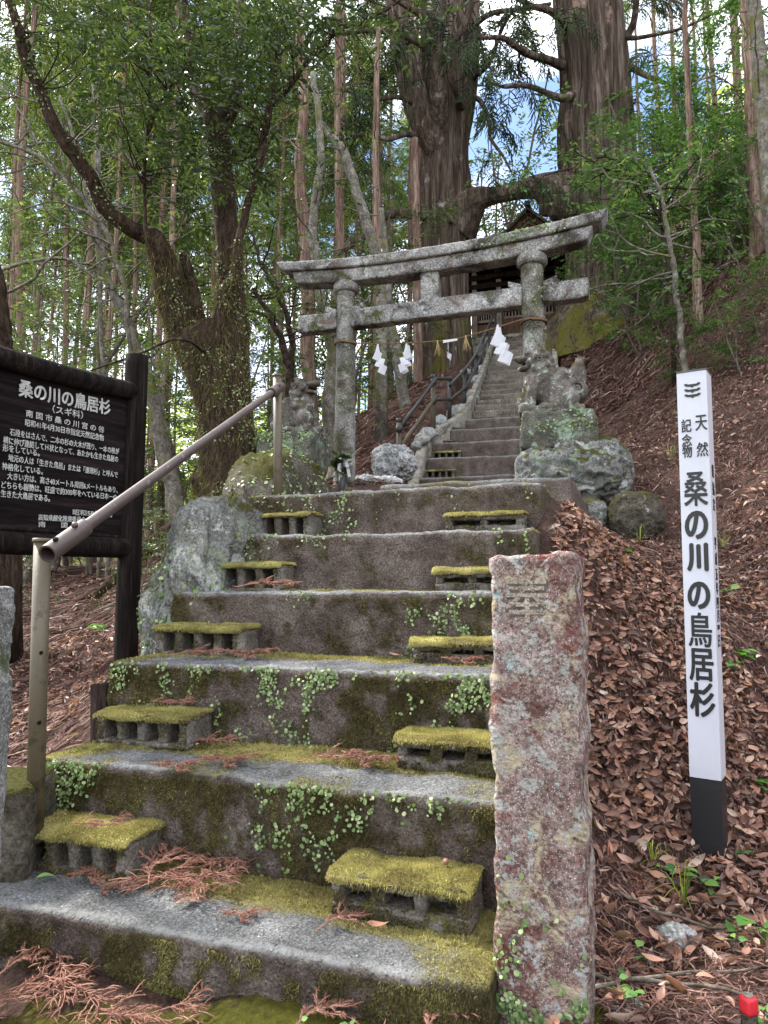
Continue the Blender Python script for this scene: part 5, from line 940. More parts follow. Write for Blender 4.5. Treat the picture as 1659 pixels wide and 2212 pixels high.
# ---- the two great cedars and the limb that joins them
def giant(name, label, mat, main, stems, fol, seed, knots=()):
    t = empty(name, (0, 0, 0), 0, label, 'tree'); m = MB(); P_ = []
    limb(m, main, 220, 96, .17, 7, .045, seed, True)
    for s_ in stems: P_.append(limb(m, s_, 120, 48 if s_[0][3] > 30 else 16, .16, 5, .08, seed + len(P_), True)[0])
    for (px, py, D, r) in knots: 
        V, F = ico(3); m.add(rough(V * A([r, r, r * 1.2]) + P(px, py, D), F, r * .3, 2.5 / r, 4, seed), F)
    m.build('trunk', M[mat], t); return t, P_, m
LD, RD = 15.5, 14.5
lt, LP_, lm = giant('giant_cedar', 'great left cedar with a mossy base, splitting into several stems above the gate', 'sugi',
    [(972, 850, LD, 122), (970, 800, LD, 108), (966, 700, LD, 100), (962, 600, LD, 98), (962, 500, LD, 106), (962, 420, LD, 112), (961, 340, LD, 106), (960, 270, LD, 112), (958, 190, LD, 116), (960, 110, LD + .1, 112), (962, 0, LD + .2, 108), (964, -120, LD + .2, 100)],
    [[(955, 340, LD - .2, 60), (925, 285, LD - .4, 62), (900, 225, LD - .5, 60), (882, 160, LD - .5, 58), (868, 90, LD - .5, 54), (856, 10, LD - .5, 50), (846, -100, LD - .5, 46)],
     [(985, 320, LD - .1, 50), (1003, 240, LD - .2, 46), (1014, 180, LD - .2, 38), (1020, 100, LD - .2, 34), (1022, 0, LD - .2, 30), (1024, -100, LD - .2, 26)],
     [(952, 300, LD - .3, 44), (948, 240, LD - .7, 42), (944, 180, LD - 1.0, 36), (945, 110, LD - 1.2, 26), (952, 40, LD - 1.3, 20), (958, -80, LD - 1.3, 14)],
     [(944, 150, LD - 1.1, 24), (920, 105, LD - 1.3, 20), (890, 84, LD - 1.5, 16), (850, 70, LD - 1.7, 14), (800, 66, LD - 2, 11), (740, 72, LD - 2.2, 8)],
     [(948, 140, LD - 1.1, 22), (975, 95, LD - 1.3, 18), (1000, 60, LD - 1.4, 15), (1020, 10, LD - 1.5, 12), (1040, -60, LD - 1.6, 9)],
     [(945, 100, LD - 1.2, 20), (918, 40, LD - 1.4, 17), (890, 20, LD - 1.6, 14), (840, -10, LD - 1.8, 10)],
     [(1000, 235, LD - .4, 16), (985, 200, LD - .9, 13), (972, 160, LD - 1.2, 13), (968, 110, LD - 1.3, 10), (985, 30, LD - 1.4, 8)],
     [(1016, 205, LD - .2, 13), (1040, 222, LD - .6, 11), (1057, 270, LD - 1, 9), (1060, 300, LD - 1.2, 8), (1085, 335, LD - 1.4, 6), (1105, 372, LD - 1.6, 4)],
     [(1016, 172, LD - .2, 12), (1045, 150, LD - .8, 10), (1062, 125, LD - 1, 9), (1085, 60, LD - 1.2, 8), (1110, 20, LD - 1.4, 6)],
     [(1018, 60, LD - .2, 14), (1060, 30, LD - .8, 12), (1120, 20, LD - 1.2, 10), (1190, 8, LD - 1.5, 8)],
     [(915, 466, LD - .2, 26), (880, 462, LD - .5, 22), (850, 463, LD - .8, 20), (825, 470, LD - 1.1, 18), (806, 488, LD - 1.4, 17), (785, 510, LD - 1.7, 16), (757, 528, LD - 2, 15), (733, 546, LD - 2.2, 14), (712, 568, LD - 2.4, 10)],
     [(915, 300, LD - .2, 14), (880, 290, LD - .7, 12), (840, 300, LD - 1.2, 10), (790, 290, LD - 1.6, 8), (740, 300, LD - 2, 6)],
     [(905, 230, LD - .6, 12), (860, 210, LD - 1, 10), (800, 215, LD - 1.4, 8), (740, 195, LD - 1.8, 6), (690, 200, LD - 2, 4)],
     [(985, 475, LD - .1, 120), (1012, 448, LD - .3, 84), (1036, 430, LD - .5, 52), (1065, 423, LD - .6, 38), (1095, 417, LD - .75, 36), (1128, 409, LD - .85, 40), (1160, 404, LD - .95, 52), (1190, 412, LD - 1.0, 84), (1228, 425, LD - 1, 120)]],
    None, 3, [(1198, 440, LD - 1.2, .26), (1180, 448, LD - 1.1, .16), (1205, 462, LD - 1.1, .18)])
rt, RP_, rm = giant('giant_cedar', 'great right cedar with a huge straight trunk and a flared base on the bank', 'sugi_big',
    [(1300, 800, RD, 330), (1294, 740, RD, 250), (1300, 690, RD, 200), (1305, 620, RD, 168), (1306, 560, RD, 160), (1300, 480, RD, 166), (1294, 400, RD, 166), (1288, 330, RD, 164), (1287, 270, RD, 165), (1286, 200, RD, 150), (1281, 120, RD, 146), (1272, 40, RD, 146), (1266, -20, RD, 146), (1262, -120, RD, 140)],
    [[(1240, 205, RD - .4, 20), (1215, 212, RD - .8, 17), (1185, 203, RD - 1.1, 14), (1155, 190, RD - 1.4, 12), (1125, 184, RD - 1.6, 10), (1090, 188, RD - 1.8, 7), (1062, 180, RD - 2, 4)],
     [(1215, 142, RD - .3, 22), (1180, 128, RD - .8, 18), (1145, 118, RD - 1.2, 16), (1110, 98, RD - 1.6, 14), (1085, 82, RD - 1.8, 12), (1040, 82, RD - 2.2, 8)],
     [(1230, 60, RD - .3, 20), (1190, 25, RD - .9, 16), (1140, 10, RD - 1.2, 12), (1100, -20, RD - 1.5, 8)],
     [(1350, 85, RD - .2, 20), (1368, 50, RD - .4, 16), (1375, 0, RD - .6, 14), (1385, -60, RD - .8, 10)],
     [(1350, 80, RD - .2, 14), (1375, 82, RD - .6, 10), (1420, 74, RD - 1.2, 8), (1470, 62, RD - 1.7, 7), (1530, 35, RD - 2.2, 6), (1590, 0, RD - 2.6, 5)],
     [(1355, 140, RD - .2, 16), (1400, 165, RD - .8, 12), (1440, 180, RD - 1.2, 8)],
     [(1380, 735, RD - .3, 50), (1420, 745, RD - .6, 30), (1450, 740, RD - .8, 14)], [(1240, 745, RD - .4, 50), (1225, 760, RD - .6, 26)]],
    None, 23, [(1220, 440, RD - .5, .3)])
rng = np.random.default_rng(8)
def hang(t, paths, n, L, shade, seed, tw=True, droop=-.7, mat='needle'):
    r_ = np.random.default_rng(seed); sm, tm = MB(), MB(); pos, ds = [], []
    for p in paths:
        for i in range(n):
            a = p[int(len(p) * r_.uniform(.3, .99))]; q = branchlet(tm, a, rdir(1, r_, -.7, .5)[0], r_.uniform(.5, 1.7), .012, r_, 8, .5, -.1, 4)
            for k in range(3, len(q)): pos.append(q[k] + r_.normal(0, .05, 3)); ds.append(q[k] - q[k - 1] + A([r_.normal(0, .1), r_.normal(0, .1), droop * r_.uniform(.02, .25)]))
    sprays(sm, A(pos), A(ds), L, r_, shade); tm.build('branchlets', M['dark_twig'], t); sm.build('crown', M[mat], t)
hang(lt, [LP_[i] for i in (3, 4, 5, 6, 7, 8, 9, 11, 12)], 5, .42, .0, 4); hang(rt, [RP_[i] for i in (0, 1, 2, 3, 5)], 5, .42, .05, 6)
# bare twigs with a few needles across the sky gap
# ---- plantation cedars, five kinds
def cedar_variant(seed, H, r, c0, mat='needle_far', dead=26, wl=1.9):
    r_ = np.random.default_rng(seed); t = empty('cedar_tree', (0, 0, 0)); m = MB(); z = np.linspace(-.5, H, 46); bx = (fbm(np.c_[z * .12, z * 0 + seed, z * 0], 2, 3) - .5) * .5
    pth = np.c_[bx - bx[0], (fbm(np.c_[z * .12, z * 0 + seed + 9, z * 0], 2, 3) - .5) * .5, z]; pth[:, 1] -= pth[0, 1]; rad = r * (1 - .85 * np.maximum(z, 0) / H) * (1 + .5 * np.exp(-np.maximum(z, 0) / .35)); tube(m, pth, rad, 14, .12, 4, .06, seed, True)
    for i in range(dead):
        zz = r_.uniform(.12, c0 + .05) * H; a = pth[np.argmin(abs(z - zz))]; branchlet(m, a, rdir(1, r_, -.25, .25)[0], r_.uniform(.4, 1.5), .014, r_, 5, .35, -.04, 4)
    m.build('trunk', M['cedar'], t); tw, fo = MB(), MB(); pos, ds = [], []
    nb = 46
    for i in range(nb):
        f = i / nb; zz = (c0 + (1 - c0) * f ** .9) * H; a = pth[np.argmin(abs(z - zz))] + A([0, 0, r_.normal(0, .1)]); L = wl * (1 - f) ** .7 * r_.uniform(.5, 1.15) + .3; d = rdir(1, r_, -.1, .35)[0]
        q = branchlet(tw, a, d, L, .018, r_, 6, .22, -.05, 4)
        for k in range(1, 7):
            pos.append(q[k] + r_.normal(0, .1, 3)); ds.append(nrm(q[k] - q[k - 1]) + r_.normal(0, .5, 3) + A([0, 0, -.25]))
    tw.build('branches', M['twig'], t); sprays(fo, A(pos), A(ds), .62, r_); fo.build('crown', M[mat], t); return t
CV = [cedar_variant(101 + i, H, r, c0) for i, (H, r, c0) in enumerate([(19, .085, .58), (22, .105, .64), (17, .07, .52), (20, .08, .5), (24, .12, .66)])]
used = [0] * 5
def put(proto, u, x, y, rz, sc_, label, cat, group, zoff=-.05):
    o = proto if u == 0 else copy_tree(proto); o.location = (float(x), float(y), h1(x, y) + zoff); o.rotation_euler = (0, 0, rz); o.scale = (sc_,) * 3
    tag(o, label, cat, group); return o
ORD = ['first', 'second', 'third', 'fourth', 'fifth', 'sixth', 'seventh', 'eighth', 'ninth', 'tenth', 'eleventh', 'twelfth', 'thirteenth', 'fourteenth', 'fifteenth', 'sixteenth', 'seventeenth', 'eighteenth', 'nineteenth', 'twentieth'] + ['%dth' % i for i in range(21, 60)]
rng = np.random.default_rng(77); spots = []
for D0, D1, n in ((13, 18, 10), (18, 25, 19), (25, 34, 26), (34, 46, 28)):
    tr_ = 0; c = 0
    while c < n and tr_ < 900:
        tr_ += 1; px = rng.uniform(-30, 925); D = rng.uniform(D0, D1)
        if D < 15 and (380 < px < 570 or px > 830): continue
        x = (px - 829.5) / F_PX * D
        if all((x - a) ** 2 + (D - b_) ** 2 > (1.3 + .03 * D) ** 2 for a, b_ in spots): spots.append((x, D)); c += 1
for px, D in ((1370, 19), (1425, 23), (1490, 18), (1540, 25), (1600, 20), (1650, 16), (1580, 31), (1460, 33), (1385, 40)): spots.append(((px - 829.5) / F_PX * D, D))
info = []
for x, y in spots: info.append((proj((x, y, h1(x, y) + 3))[0], y, x))
zones = [(-200, 270, 'seen above the notice board'), (270, 390, 'between the board post and the forked trunk'), (390, 560, 'seen behind the forked tree'), (560, 745, 'between the forked tree and the left torii pillar'), (745, 935, 'seen through the left half of the torii gate'), (935, 1240, 'behind the shrine roof'), (1240, 2000, 'on the hill right of the right giant cedar')]
for a, b_, zn in zones:
    zi = sorted([q for q in info if a <= q[0] < b_])
    for j, (px, y, x) in enumerate(zi):
        v = int(rng.integers(5)); nm = '%s cedar from the left %s' % (ORD[j], zn)
        put(CV[v], used[v], x, y, rng.uniform(0, 6.3), rng.uniform(.8, 1.15), nm, 'cedar tree', 'plantation cedars behind the shrine path'); used[v] += 1
# ---- named trunks in the middle distance
def slim(name, label, pts, mat, seed, wob=.1, foliage_=None, nb=10, amp=.12):
    t = empty(name, (0, 0, 0), 0, label, 'tree'); r_ = np.random.default_rng(seed); m = MB(); b_ = P(pts[0][0], pts[0][1], pts[0][2]); p, _ = limb(m, pts, 90, 16, amp, 4, .2, seed, False, wob)
    g0 = h1(p[0, 0], p[0, 1])
    if p[0, 2] > g0 - .05: tube(m, np.vstack([[p[0, 0], p[0, 1], g0 - .2], (p[0] + A([p[0, 0], p[0, 1], g0 - .2])) / 2, p[0] + A([0, 0, .02])]), _[0] * A([1.3, 1.1, 1.0]), 16, amp, 4, .2, seed)
    tips = []
    for i in range(nb):
        a = p[int(r_.uniform(.3, .98) * 89)]; q = branchlet(m, a, rdir(1, r_, -.1, .6)[0], r_.uniform(.5, 1.6), .014, r_, 8, .5, 0, 5); tips.append(q[3:]); q2 = branchlet(m, q[5], rdir(1, r_, -.2, .6)[0], r_.uniform(.3, .8), .007, r_, 6, .5, 0, 4); tips.append(q2[2:])
    m.build('trunk', M[mat], t)
    if foliage_:
        lv = MB(); T = np.vstack(tips); T = T[r_.integers(len(T), size=foliage_[1])]; leaves_on(lv, T + r_.normal(0, .08, T.shape), rdir(len(T), r_, -.4, .3), 6, .25, foliage_[2], r_, False); lv.build('crown', M[foliage_[0]], t)
    return t
slim('edge_tree', 'dark mossy trunk cut off by the left edge beside the notice board', [(-42, 1100, 5.2, 170), (-34, 780, 5.2, 128), (-30, 700, 5.2, 96), (-42, 560, 5.2, 74), (-60, 400, 5.2, 66), (-90, 100, 5.2, 60)], 'fork_bark', 61, .05, None, 0)
slim('leaning_tree', 'pale leaning trunk slanting from the torii top towards the upper left', [(822, 640, 10.5, 24), (808, 540, 10.5, 25), (790, 480, 10.5, 25), (774, 428, 10.5, 24), (755, 370, 10.5, 23), (738, 318, 10.5, 22), (708, 290, 10.6, 14), (690, 262, 10.7, 10), (640, 240, 10.8, 6)], 'pale_bark', 62, .05, ('leaf_mid', 60, .09), 8)
slim('young_tree', 'grey curved trunk just left of the left torii pillar', [(722, 1010, 9.5, 30), (716, 920, 9.5, 31), (712, 840, 9.5, 30), (720, 760, 9.5, 27), (700, 690, 9.5, 24), (690, 600, 9.5, 22), (676, 480, 9.5, 20), (690, 320, 9.5, 17), (680, 150, 9.5, 13)], 'pale_bark', 63, .1, ('leaf_mid', 120, .09), 14)
slim('young_tree', 'dark straight trunk left of the grey curved one, behind the left lion', [(672, 980, 10.5, 36), (668, 860, 10.5, 34), (664, 700, 10.5, 32), (660, 560, 10.5, 30), (650, 400, 10.5, 27), (655, 200, 10.5, 22), (640, 0, 10.5, 16)], 'cedar', 64, .1, ('leaf_mid', 80, .09), 14)
slim('young_tree', 'thin pale forked trunk under the gate, left of the mossy cedar base', [(880, 905, 11.8, 26), (868, 830, 11.8, 25), (858, 760, 11.8, 27), (846, 700, 11.8, 22), (838, 640, 11.8, 20), (834, 560, 11.8, 16), (825, 450, 11.8, 12)], 'pale_bark', 65, .06, None, 4)
slim('young_tree', 'reddish straight trunk seen between rope papers under the gate', [(818, 960, 13, 20), (816, 850, 13, 19), (814, 700, 13, 19), (815, 560, 13, 18), (812, 300, 13, 15), (815, 60, 13, 11)], 'cedar', 66, .05, ('leaf_mid', 50, .09), 8)
slim('young_tree', 'dark straight trunk left of the mossy giant cedar base', [(906, 900, 13.6, 22), (903, 780, 13.6, 21), (902, 650, 13.6, 21), (900, 500, 13.6, 19), (895, 300, 13.6, 15)], 'cedar', 67, .05, None, 4)
slim('bent_tree', 'fern covered bent trunk between the board post and forked tree', [(392, 1150, 8.6, 40), (370, 1060, 8.6, 36), (352, 960, 8.6, 34), (330, 860, 8.6, 30), (296, 760, 8.6, 26), (276, 700, 8.6, 24), (240, 620, 8.6, 20), (222, 560, 8.6, 17), (215, 470, 8.6, 13), (212, 330, 8.6, 9)], 'pale_bark', 68, .1, ('leaf_mid', 150, .09), 16)
for i, (pts, lb) in enumerate([([(620, 905, 9, 16), (622, 800, 9, 16), (600, 720, 9, 14), (565, 650, 9, 10), (545, 620, 9, 7)], 'dark crooked sapling behind the upper end of the handrail'), ([(628, 905, 9.3, 12), (630, 830, 9.3, 14), (632, 740, 9.3, 13), (612, 650, 9.3, 10), (560, 560, 9.3, 7), (548, 500, 9.3, 5)], 'second dark sapling leaning left behind the handrail end')]): slim('sapling', lb, pts, 'dark_twig', 70 + i, .08, ('leaf_mid', 90, .08), 10)
slim('thin_tree', 'thin pinkish straight trunk on the right bank', [(1508, 640, 9.2, 20), (1506, 560, 9.2, 18), (1500, 460, 9.2, 15), (1493, 330, 9.2, 13), (1484, 180, 9.2, 13), (1480, 60, 9.2, 12), (1478, -60, 9.2, 10)], 'cedar', 74, .05, ('leaf_bright', 60, .08), 10)
slim('sunlit_tree', 'tall pale pinkish trunk at the far right edge', [(1690, 700, 8.2, 46), (1672, 480, 8.2, 40), (1656, 330, 8.2, 36), (1644, 180, 8.2, 34), (1635, 60, 8.2, 30), (1622, -60, 8.2, 28)], 'pale_bark', 75, .05, ('leaf_bright', 50, .08), 6)
slim('sunlit_tree', 'second brownish trunk beside the pale one at the right edge', [(1640, 620, 9.4, 36), (1632, 400, 9.4, 32), (1626, 250, 9.4, 30), (1616, 100, 9.4, 26), (1606, -60, 9.4, 22)], 'cedar', 76, .05, ('leaf_bright', 40, .08), 6)
slim('sapling', 'slender sapling in front of the bank, right of the right torii end', [(1478, 800, 7.6, 15), (1470, 700, 7.6, 13), (1458, 600, 7.6, 12), (1450, 530, 7.6, 10), (1432, 440, 7.6, 8), (1398, 340, 7.6, 5)], 'pale_bark', 77, .06, ('leaf_bright', 170, .085), 18)
slim('sapling', 'dark thin crooked sapling behind the right end of the torii', [(1452, 640, 8.2, 9), (1440, 540, 8.2, 8), (1420, 450, 8.2, 7), (1360, 370, 8.2, 5), (1300, 330, 8.2, 4)], 'dark_twig', 78, .08, ('leaf_bright', 170, .085), 18)
for i, (pts, lb) in enumerate([([(300, 1120, 7.6, 10), (290, 800, 7.6, 10), (262, 600, 7.6, 10), (222, 488, 7.6, 10), (150, 400, 7.6, 9), (80, 335, 7.6, 8), (0, 308, 7.6, 7), (-60, 300, 7.6, 5)], 'pale bare sapling bending left over the notice board'), ([(232, 1150, 8.4, 9), (226, 800, 8.4, 9), (214, 560, 8.4, 9), (206, 480, 8.4, 9), (180, 400, 8.4, 8), (160, 300, 8.4, 7), (128, 210, 8.4, 5)], 'pale thin sapling with crooked grey top above the board'), ([(216, 1150, 8.8, 8), (214, 520, 8.8, 8), (212, 420, 8.8, 8), (212, 300, 8.8, 6), (196, 180, 8.8, 5)], 'second pale thin sapling, straighter, above the board')]):
    slim('bare_sapling', lb, pts, 'pale_bark', 90 + i, .07, ('leaf_mid', 30, .08), 16)
for i, (pts, lb) in enumerate([([(0, 640, 6.4, 6), (60, 610, 6.4, 6), (110, 560, 6.4, 5), (170, 505, 6.4, 4)], 'thin pale branch rising right above the notice board'), ([(-20, 590, 6.8, 7), (60, 565, 6.8, 7), (140, 560, 6.8, 7), (190, 588, 6.8, 6), (212, 605, 6.8, 4)], 'pale level branch with a bent tip above the board'), ([(200, 800, 6.2, 4), (300, 765, 6.2, 5), (350, 742, 6.2, 6), (400, 735, 6.2, 7), (440, 760, 6.6, 8)], 'dark thin branch reaching left from the forked trunk')]):
    m = MB(); r_ = np.random.default_rng(i + 5); p, _ = limb(m, pts, 40, 6, .2, 3, .5, i, False, .04)
    for k in range(5, 40, 5): branchlet(m, p[k], rdir(1, r_, -.3, .6)[0], r_.uniform(.15, .5), .004, r_, 6, .5, 0, 4)
    tag(m.build('bare_branch', M['pale_bark' if i < 2 else 'dark_twig']), lb, 'branch')
# ---- leafy understorey, five kinds
def shrub_variant(seed, H, L, n, mat, name='shrub', spread=1.0, big=False):
    r_ = np.random.default_rng(seed); t = empty(name, (0, 0, 0)); m, lv = MB(), MB(); tips, dd = [], []
    for k in range(2):
        q = branchlet(m, (r_.normal(0, .06), r_.normal(0, .06), -.1), (r_.normal(0, .2), r_.normal(0, .2), 1), H * r_.uniform(.75, 1), .018 * H / 3 + .006, r_, 12, .22, .03, 6)
        for i in range(12):
            a = q[int(r_.uniform(.22, .98) * 12)]; s_ = branchlet(m, a, rdir(1, r_, -.05, .4)[0], spread * r_.uniform(.4, 1.1) * H * .33, .008, r_, 7, .35, -.02, 4)
            for j in range(2, 8):
                for e in range(2): tips.append(s_[j]); dd.append(nrm(s_[j] - s_[j - 1]) * .6 + rdir(1, r_, -.3, .2)[0])
    T, Dd = A(tips), A(dd); i = r_.integers(len(T), size=n); leaves_on(lv, T[i] + r_.normal(0, .05, (n, 3)) * A([1, 1, .5]), Dd[i] + r_.normal(0, .3, (n, 3)) * A([1, 1, .3]), 7, L * 3.2, L, r_, big, .15, 0, .35)
    m.build('stems', M['twig'], t); lv.build('leaves', M[mat], t); return t
SV = [shrub_variant(201 + i, H, L, n, mt) for i, (H, L, n, mt) in enumerate([(4.2, .085, 420, 'leaf_mid'), (5.5, .09, 520, 'leaf_mid'), (3.2, .075, 380, 'leaf_mid'), (6.5, .09, 600, 'leaf_mid'), (2.2, .07, 300, 'leaf_mid')])]
us = [0] * 5; rng = np.random.default_rng(31); info = []
for i in range(42):
    D = [rng.uniform(9, 13), rng.uniform(12, 20), rng.uniform(18, 30)][i % 3]; px = rng.uniform(-20, 900)
    if D < 12 and 330 < px < 620: px = rng.uniform(0, 330)
    if px > 740 and D < 14: D = rng.uniform(15, 26)
    info.append((px, D, (px - 829.5) / F_PX * D))
for a, b_, zn in zones[:5]:
    for j, (px, D, x) in enumerate(sorted([q for q in info if a <= q[0] < b_])):
        v = int(rng.integers(5)); put(SV[v], us[v], x, D, rng.uniform(0, 6.3), rng.uniform(.75, 1.15), '%s leafy shrub from the left %s' % (ORD[j], zn), 'shrub', 'leafy shrubs under the cedars'); us[v] += 1
BV = [shrub_variant(301 + i, H, L, n, 'leaf_bright', 'bush', 1.35) for i, (H, L, n) in enumerate([(3.0, .07, 520), (2.4, .06, 480), (3.6, .075, 640)])]
ub = [0] * 3
for i, (px, py, D, v, s_, lb) in enumerate([(1375, 660, 10.5, 0, .75, 'bright green bush before the base of the right giant cedar'), (1425, 630, 11, 2, .85, 'tall bright bush right of the torii end'), (1470, 600, 10.5, 1, 1.0, 'bright bush below the thin straight trunk, left of it'), (1560, 560, 10.2, 2, .85, 'tall bush right of the thin straight trunk'), (1610, 550, 9.8, 0, .9, 'bright bush between the thin trunk and the right edge'), (1665, 560, 9.2, 1, 1.0, 'bright bush under the pale trunk at the right edge'), (1480, 590, 11, 2, 1.2, 'bush high on the bank behind the thin straight trunk'), (1560, 560, 12, 0, 1.6, 'large bush at the top of the bank'), (1440, 600, 12.5, 2, 1.2, 'large bush behind the sapling, beside the cedar trunk'), (1640, 560, 11, 2, 1.4, 'large bush behind the far right trunks'),
    (1600, 760, 7.2, 1, .5, 'low bluish bush on the bank under the bright bushes'), (1500, 690, 8.0, 1, .55, 'low bush at the foot of the slender sapling'), (1640, 700, 7.6, 1, .6, 'low bush on the bank at the right edge')]):
    q = P(px, py, D); put(BV[v], ub[v], q[0], D, i * 1.3, s_, lb, 'bush', 'bright green bushes on the right bank'); ub[v] += 1
for i, (px, D, s_, lb) in enumerate([(1040, 25, 2.1, 'bushy tree left behind the shrine'), (1105, 28, 2.3, 'bushy tree behind the shrine gable'), (1180, 27, 2.2, 'bushy tree behind the shrine, beside the right cedar')]): put(SV[3], 1, (px - 829.5) / F_PX * D, D, i, s_, lb, 'tree', 'bushy trees behind the shrine')
for i, (px, py, D, s_, lb) in enumerate([(330, 1215, 5.2, .42, 'dark low bush right behind the board post'), (20, 1230, 7.0, .5, 'dark low bush below the notice board at the left edge'), (370, 1130, 6.0, .4, 'dark low bush at the root of the forked tree')]):
    q = P(px, py, D); put(SV[4], 1, q[0], D, i * 2, s_, lb, 'shrub', 'low bushes by the notice board')
# ---- the wooded slope far behind: too many to count
rng = np.random.default_rng(55); ff = MB(); n = 6000; xs = rng.uniform(-60, 50, n); ys = rng.uniform(46, 78, n); k = (xs / ys < .09) | (xs / ys > .3); xs, ys = xs[k], ys[k]; n = len(xs); zs = hgt(xs, ys) + rng.random(n) ** .8 * (4 + 8 * fbm(np.c_[xs * .12, ys * .12, xs * 0], 3, 4)); p = np.c_[xs, ys, zs]
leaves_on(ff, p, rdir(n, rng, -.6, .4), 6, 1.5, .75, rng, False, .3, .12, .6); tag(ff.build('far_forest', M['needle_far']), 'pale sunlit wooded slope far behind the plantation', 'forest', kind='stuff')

# ------------------------------------------------------------------ forest litter, fronds, sprouts
def gnormal(x, y, e=.06): return nrm(np.c_[hgt(x - e, y) - hgt(x + e, y), hgt(x, y - e) - hgt(x, y + e), np.full(len(x), 2 * e)])
DEAD = []
for s_ in range(5):
    r_ = np.random.default_rng(s_); k = 7; t = np.linspace(0, 1, k); wd = np.sin(np.pi * t ** .85) * .19 + .004; cz = (t - .5) ** 2 * r_.uniform(-.4, 1.3); cu = r_.uniform(.1, .9); tw = r_.uniform(-.8, .8) * (t - .5); V = []
    for i in range(k):
        for a in (-1, 0, 1): V.append([t[i] - .5, a * wd[i] * math.cos(tw[i]), cz[i] + abs(a) * wd[i] * cu * 1.6 + a * wd[i] * math.sin(tw[i])])
    V = A(V); q = [[i * 3 + a, i * 3 + a + 1, i * 3 + a + 4, i * 3 + a + 3] for i in range(k - 1) for a in (0, 1)]; DEAD.append((V, A(q)))
def inview(x, y, z):
    yy = y * ct + (z - CZ) * st; px, py = proj((x, y, z)); return (px > -400) & (px < 2300) & (py < 2330) & (yy > .3)
def free(x, y):                                            # keep litter off the steps
    xs, ys = toS(x, y); l = (np.c_[x, y] - UO) @ UE; s_ = (np.c_[x, y] - UO) @ UF
    return ~((xs > -1.85) & (xs < -.3) & (ys > 1.36) & (ys < 5.0)) & ~((l > -.7) & (l < 1.4) & (s_ > -.3) & (s_ < 9)) & ~((np.abs(x - .322) < .1) & (np.abs(y - 1.5) < .1)) & ~((xs > -1.5) & (xs < -.4) & (ys > 4) & (ys < 8.3) & (z_off(x) > 9))
def z_off(x): return x * 0
rng = np.random.default_rng(91); lf = MB()
def litter(n, x0, x1, y0, y1, s0, s1, dens=None, lift=.03):
    x, y = rng.uniform(x0, x1, n), rng.uniform(y0, y1, n); k = free(x, y)
    if dens is not None: k &= rng.random(n) < dens(x, y)
    x, y = x[k], y[k]; z = hgt(x, y); k = inview(x, y, z); x, y, z = x[k], y[k], z[k]; n = len(x); N = gnormal(x, y); h_ = rng.random(n) * 2 * math.pi
    d = np.c_[np.cos(h_), np.sin(h_), np.zeros(n)]; up = nrm(N + rng.normal(0, .55, (n, 3))); d = nrm(d - up * (d * up).sum(1, keepdims=True)); Mx = np.stack([d, np.cross(up, d), up], -1); sz = rng.uniform(s0, s1, n)
    v = rng.integers(0, 5, n); rn = np.clip(rng.beta(1.1, 1.5, n), 0, 1)
    for i in range(5):
        q = v == i
        if q.any(): inst(lf, DEAD[i][0], [DEAD[i][1]], np.c_[x, y, z + .008 + lift * rng.random(n)][q], Mx[q], sz[q], rn[q])
patch = lambda x, y: np.clip((fbm(np.c_[x * 1.6, y * 1.6, x * 0], 4, 61) - .36) * 3.6, .1, 1)
litter(9500, .3, 2.6, 1.1, 2.6, .022, .062, patch); litter(15000, .5, 3.6, 2.4, 4.8, .022, .058, lambda x, y: patch(x, y) * .8); litter(9000, .9, 5, 4.4, 8.5, .03, .065, lambda x, y: patch(x + 3, y) * sstep(9.5, 5, y))
litter(5200, -4.2, -1.2, 1.8, 5.5, .025, .06, patch); litter(4200, -7, -1.5, 5, 11, .035, .07, lambda x, y: patch(x, y) * .7); litter(160, -.9, .4, 1.0, 1.38, .03, .06, patch); litter(5000, .62, 1.5, 2.3, 3.9, .022, .055)
tag(lf.build('leaf_litter', M['litter']), 'dead brown and orange leaves strewn over the bank and path sides', 'leaf litter', kind='stuff')
sm = MB(); rng = np.random.default_rng(92)
def strands(n, x0, x1, y0, y1, l0, l1, wd, dens=None, lift=.02):
    x, y = rng.uniform(x0, x1, n), rng.uniform(y0, y1, n); k = free(x, y)
    if dens is not None: k &= rng.random(n) < dens(x, y)
    x, y = x[k], y[k]; z = hgt(x, y); k = inview(x, y, z); x, y, z = x[k], y[k], z[k]; n = len(x); h_ = rng.random(n) * 2 * math.pi; L = rng.uniform(l0, l1, n) * gnormal(x, y)[:, 2] ** 2; kn = 4; t = np.linspace(-.5, .5, kn); cv = rng.normal(0, .9, n); base = rng.random(n) * lift
    px = x[:, None] + L[:, None] * t * np.cos(h_[:, None] + cv[:, None] * t); py = y[:, None] + L[:, None] * t * np.sin(h_[:, None] + cv[:, None] * t); pz = hgt(px, py) + base[:, None] + .006 + np.abs(rng.normal(0, .35 * lift, (n, 1))) * (1 - 4 * t ** 2)
    C = np.stack([px, py, pz], -1); T = nrm(C[:, -1] - C[:, 0]); sd_ = nrm(np.cross(T, A([0, 0, 1.]) + rng.normal(0, .5, (n, 3)))); w_ = (wd * rng.uniform(.6, 1.4, n))[:, None, None] * A([.6, 1, 1, .5])[None, :, None]
    V = np.stack([C - sd_[:, None] * w_, C + sd_[:, None] * w_], 2).reshape(n, kn * 2, 3); q = A([[2 * i, 2 * i + 1, 2 * i + 3, 2 * i + 2] for i in range(kn - 1)]); F = (q[None] + (np.arange(n) * kn * 2)[:, None, None]).reshape(-1, 4)
    sm.add(V.reshape(-1, 3), F, rnd=np.repeat(np.clip(rng.beta(2, 2.6, n), 0, 1), kn * 2))
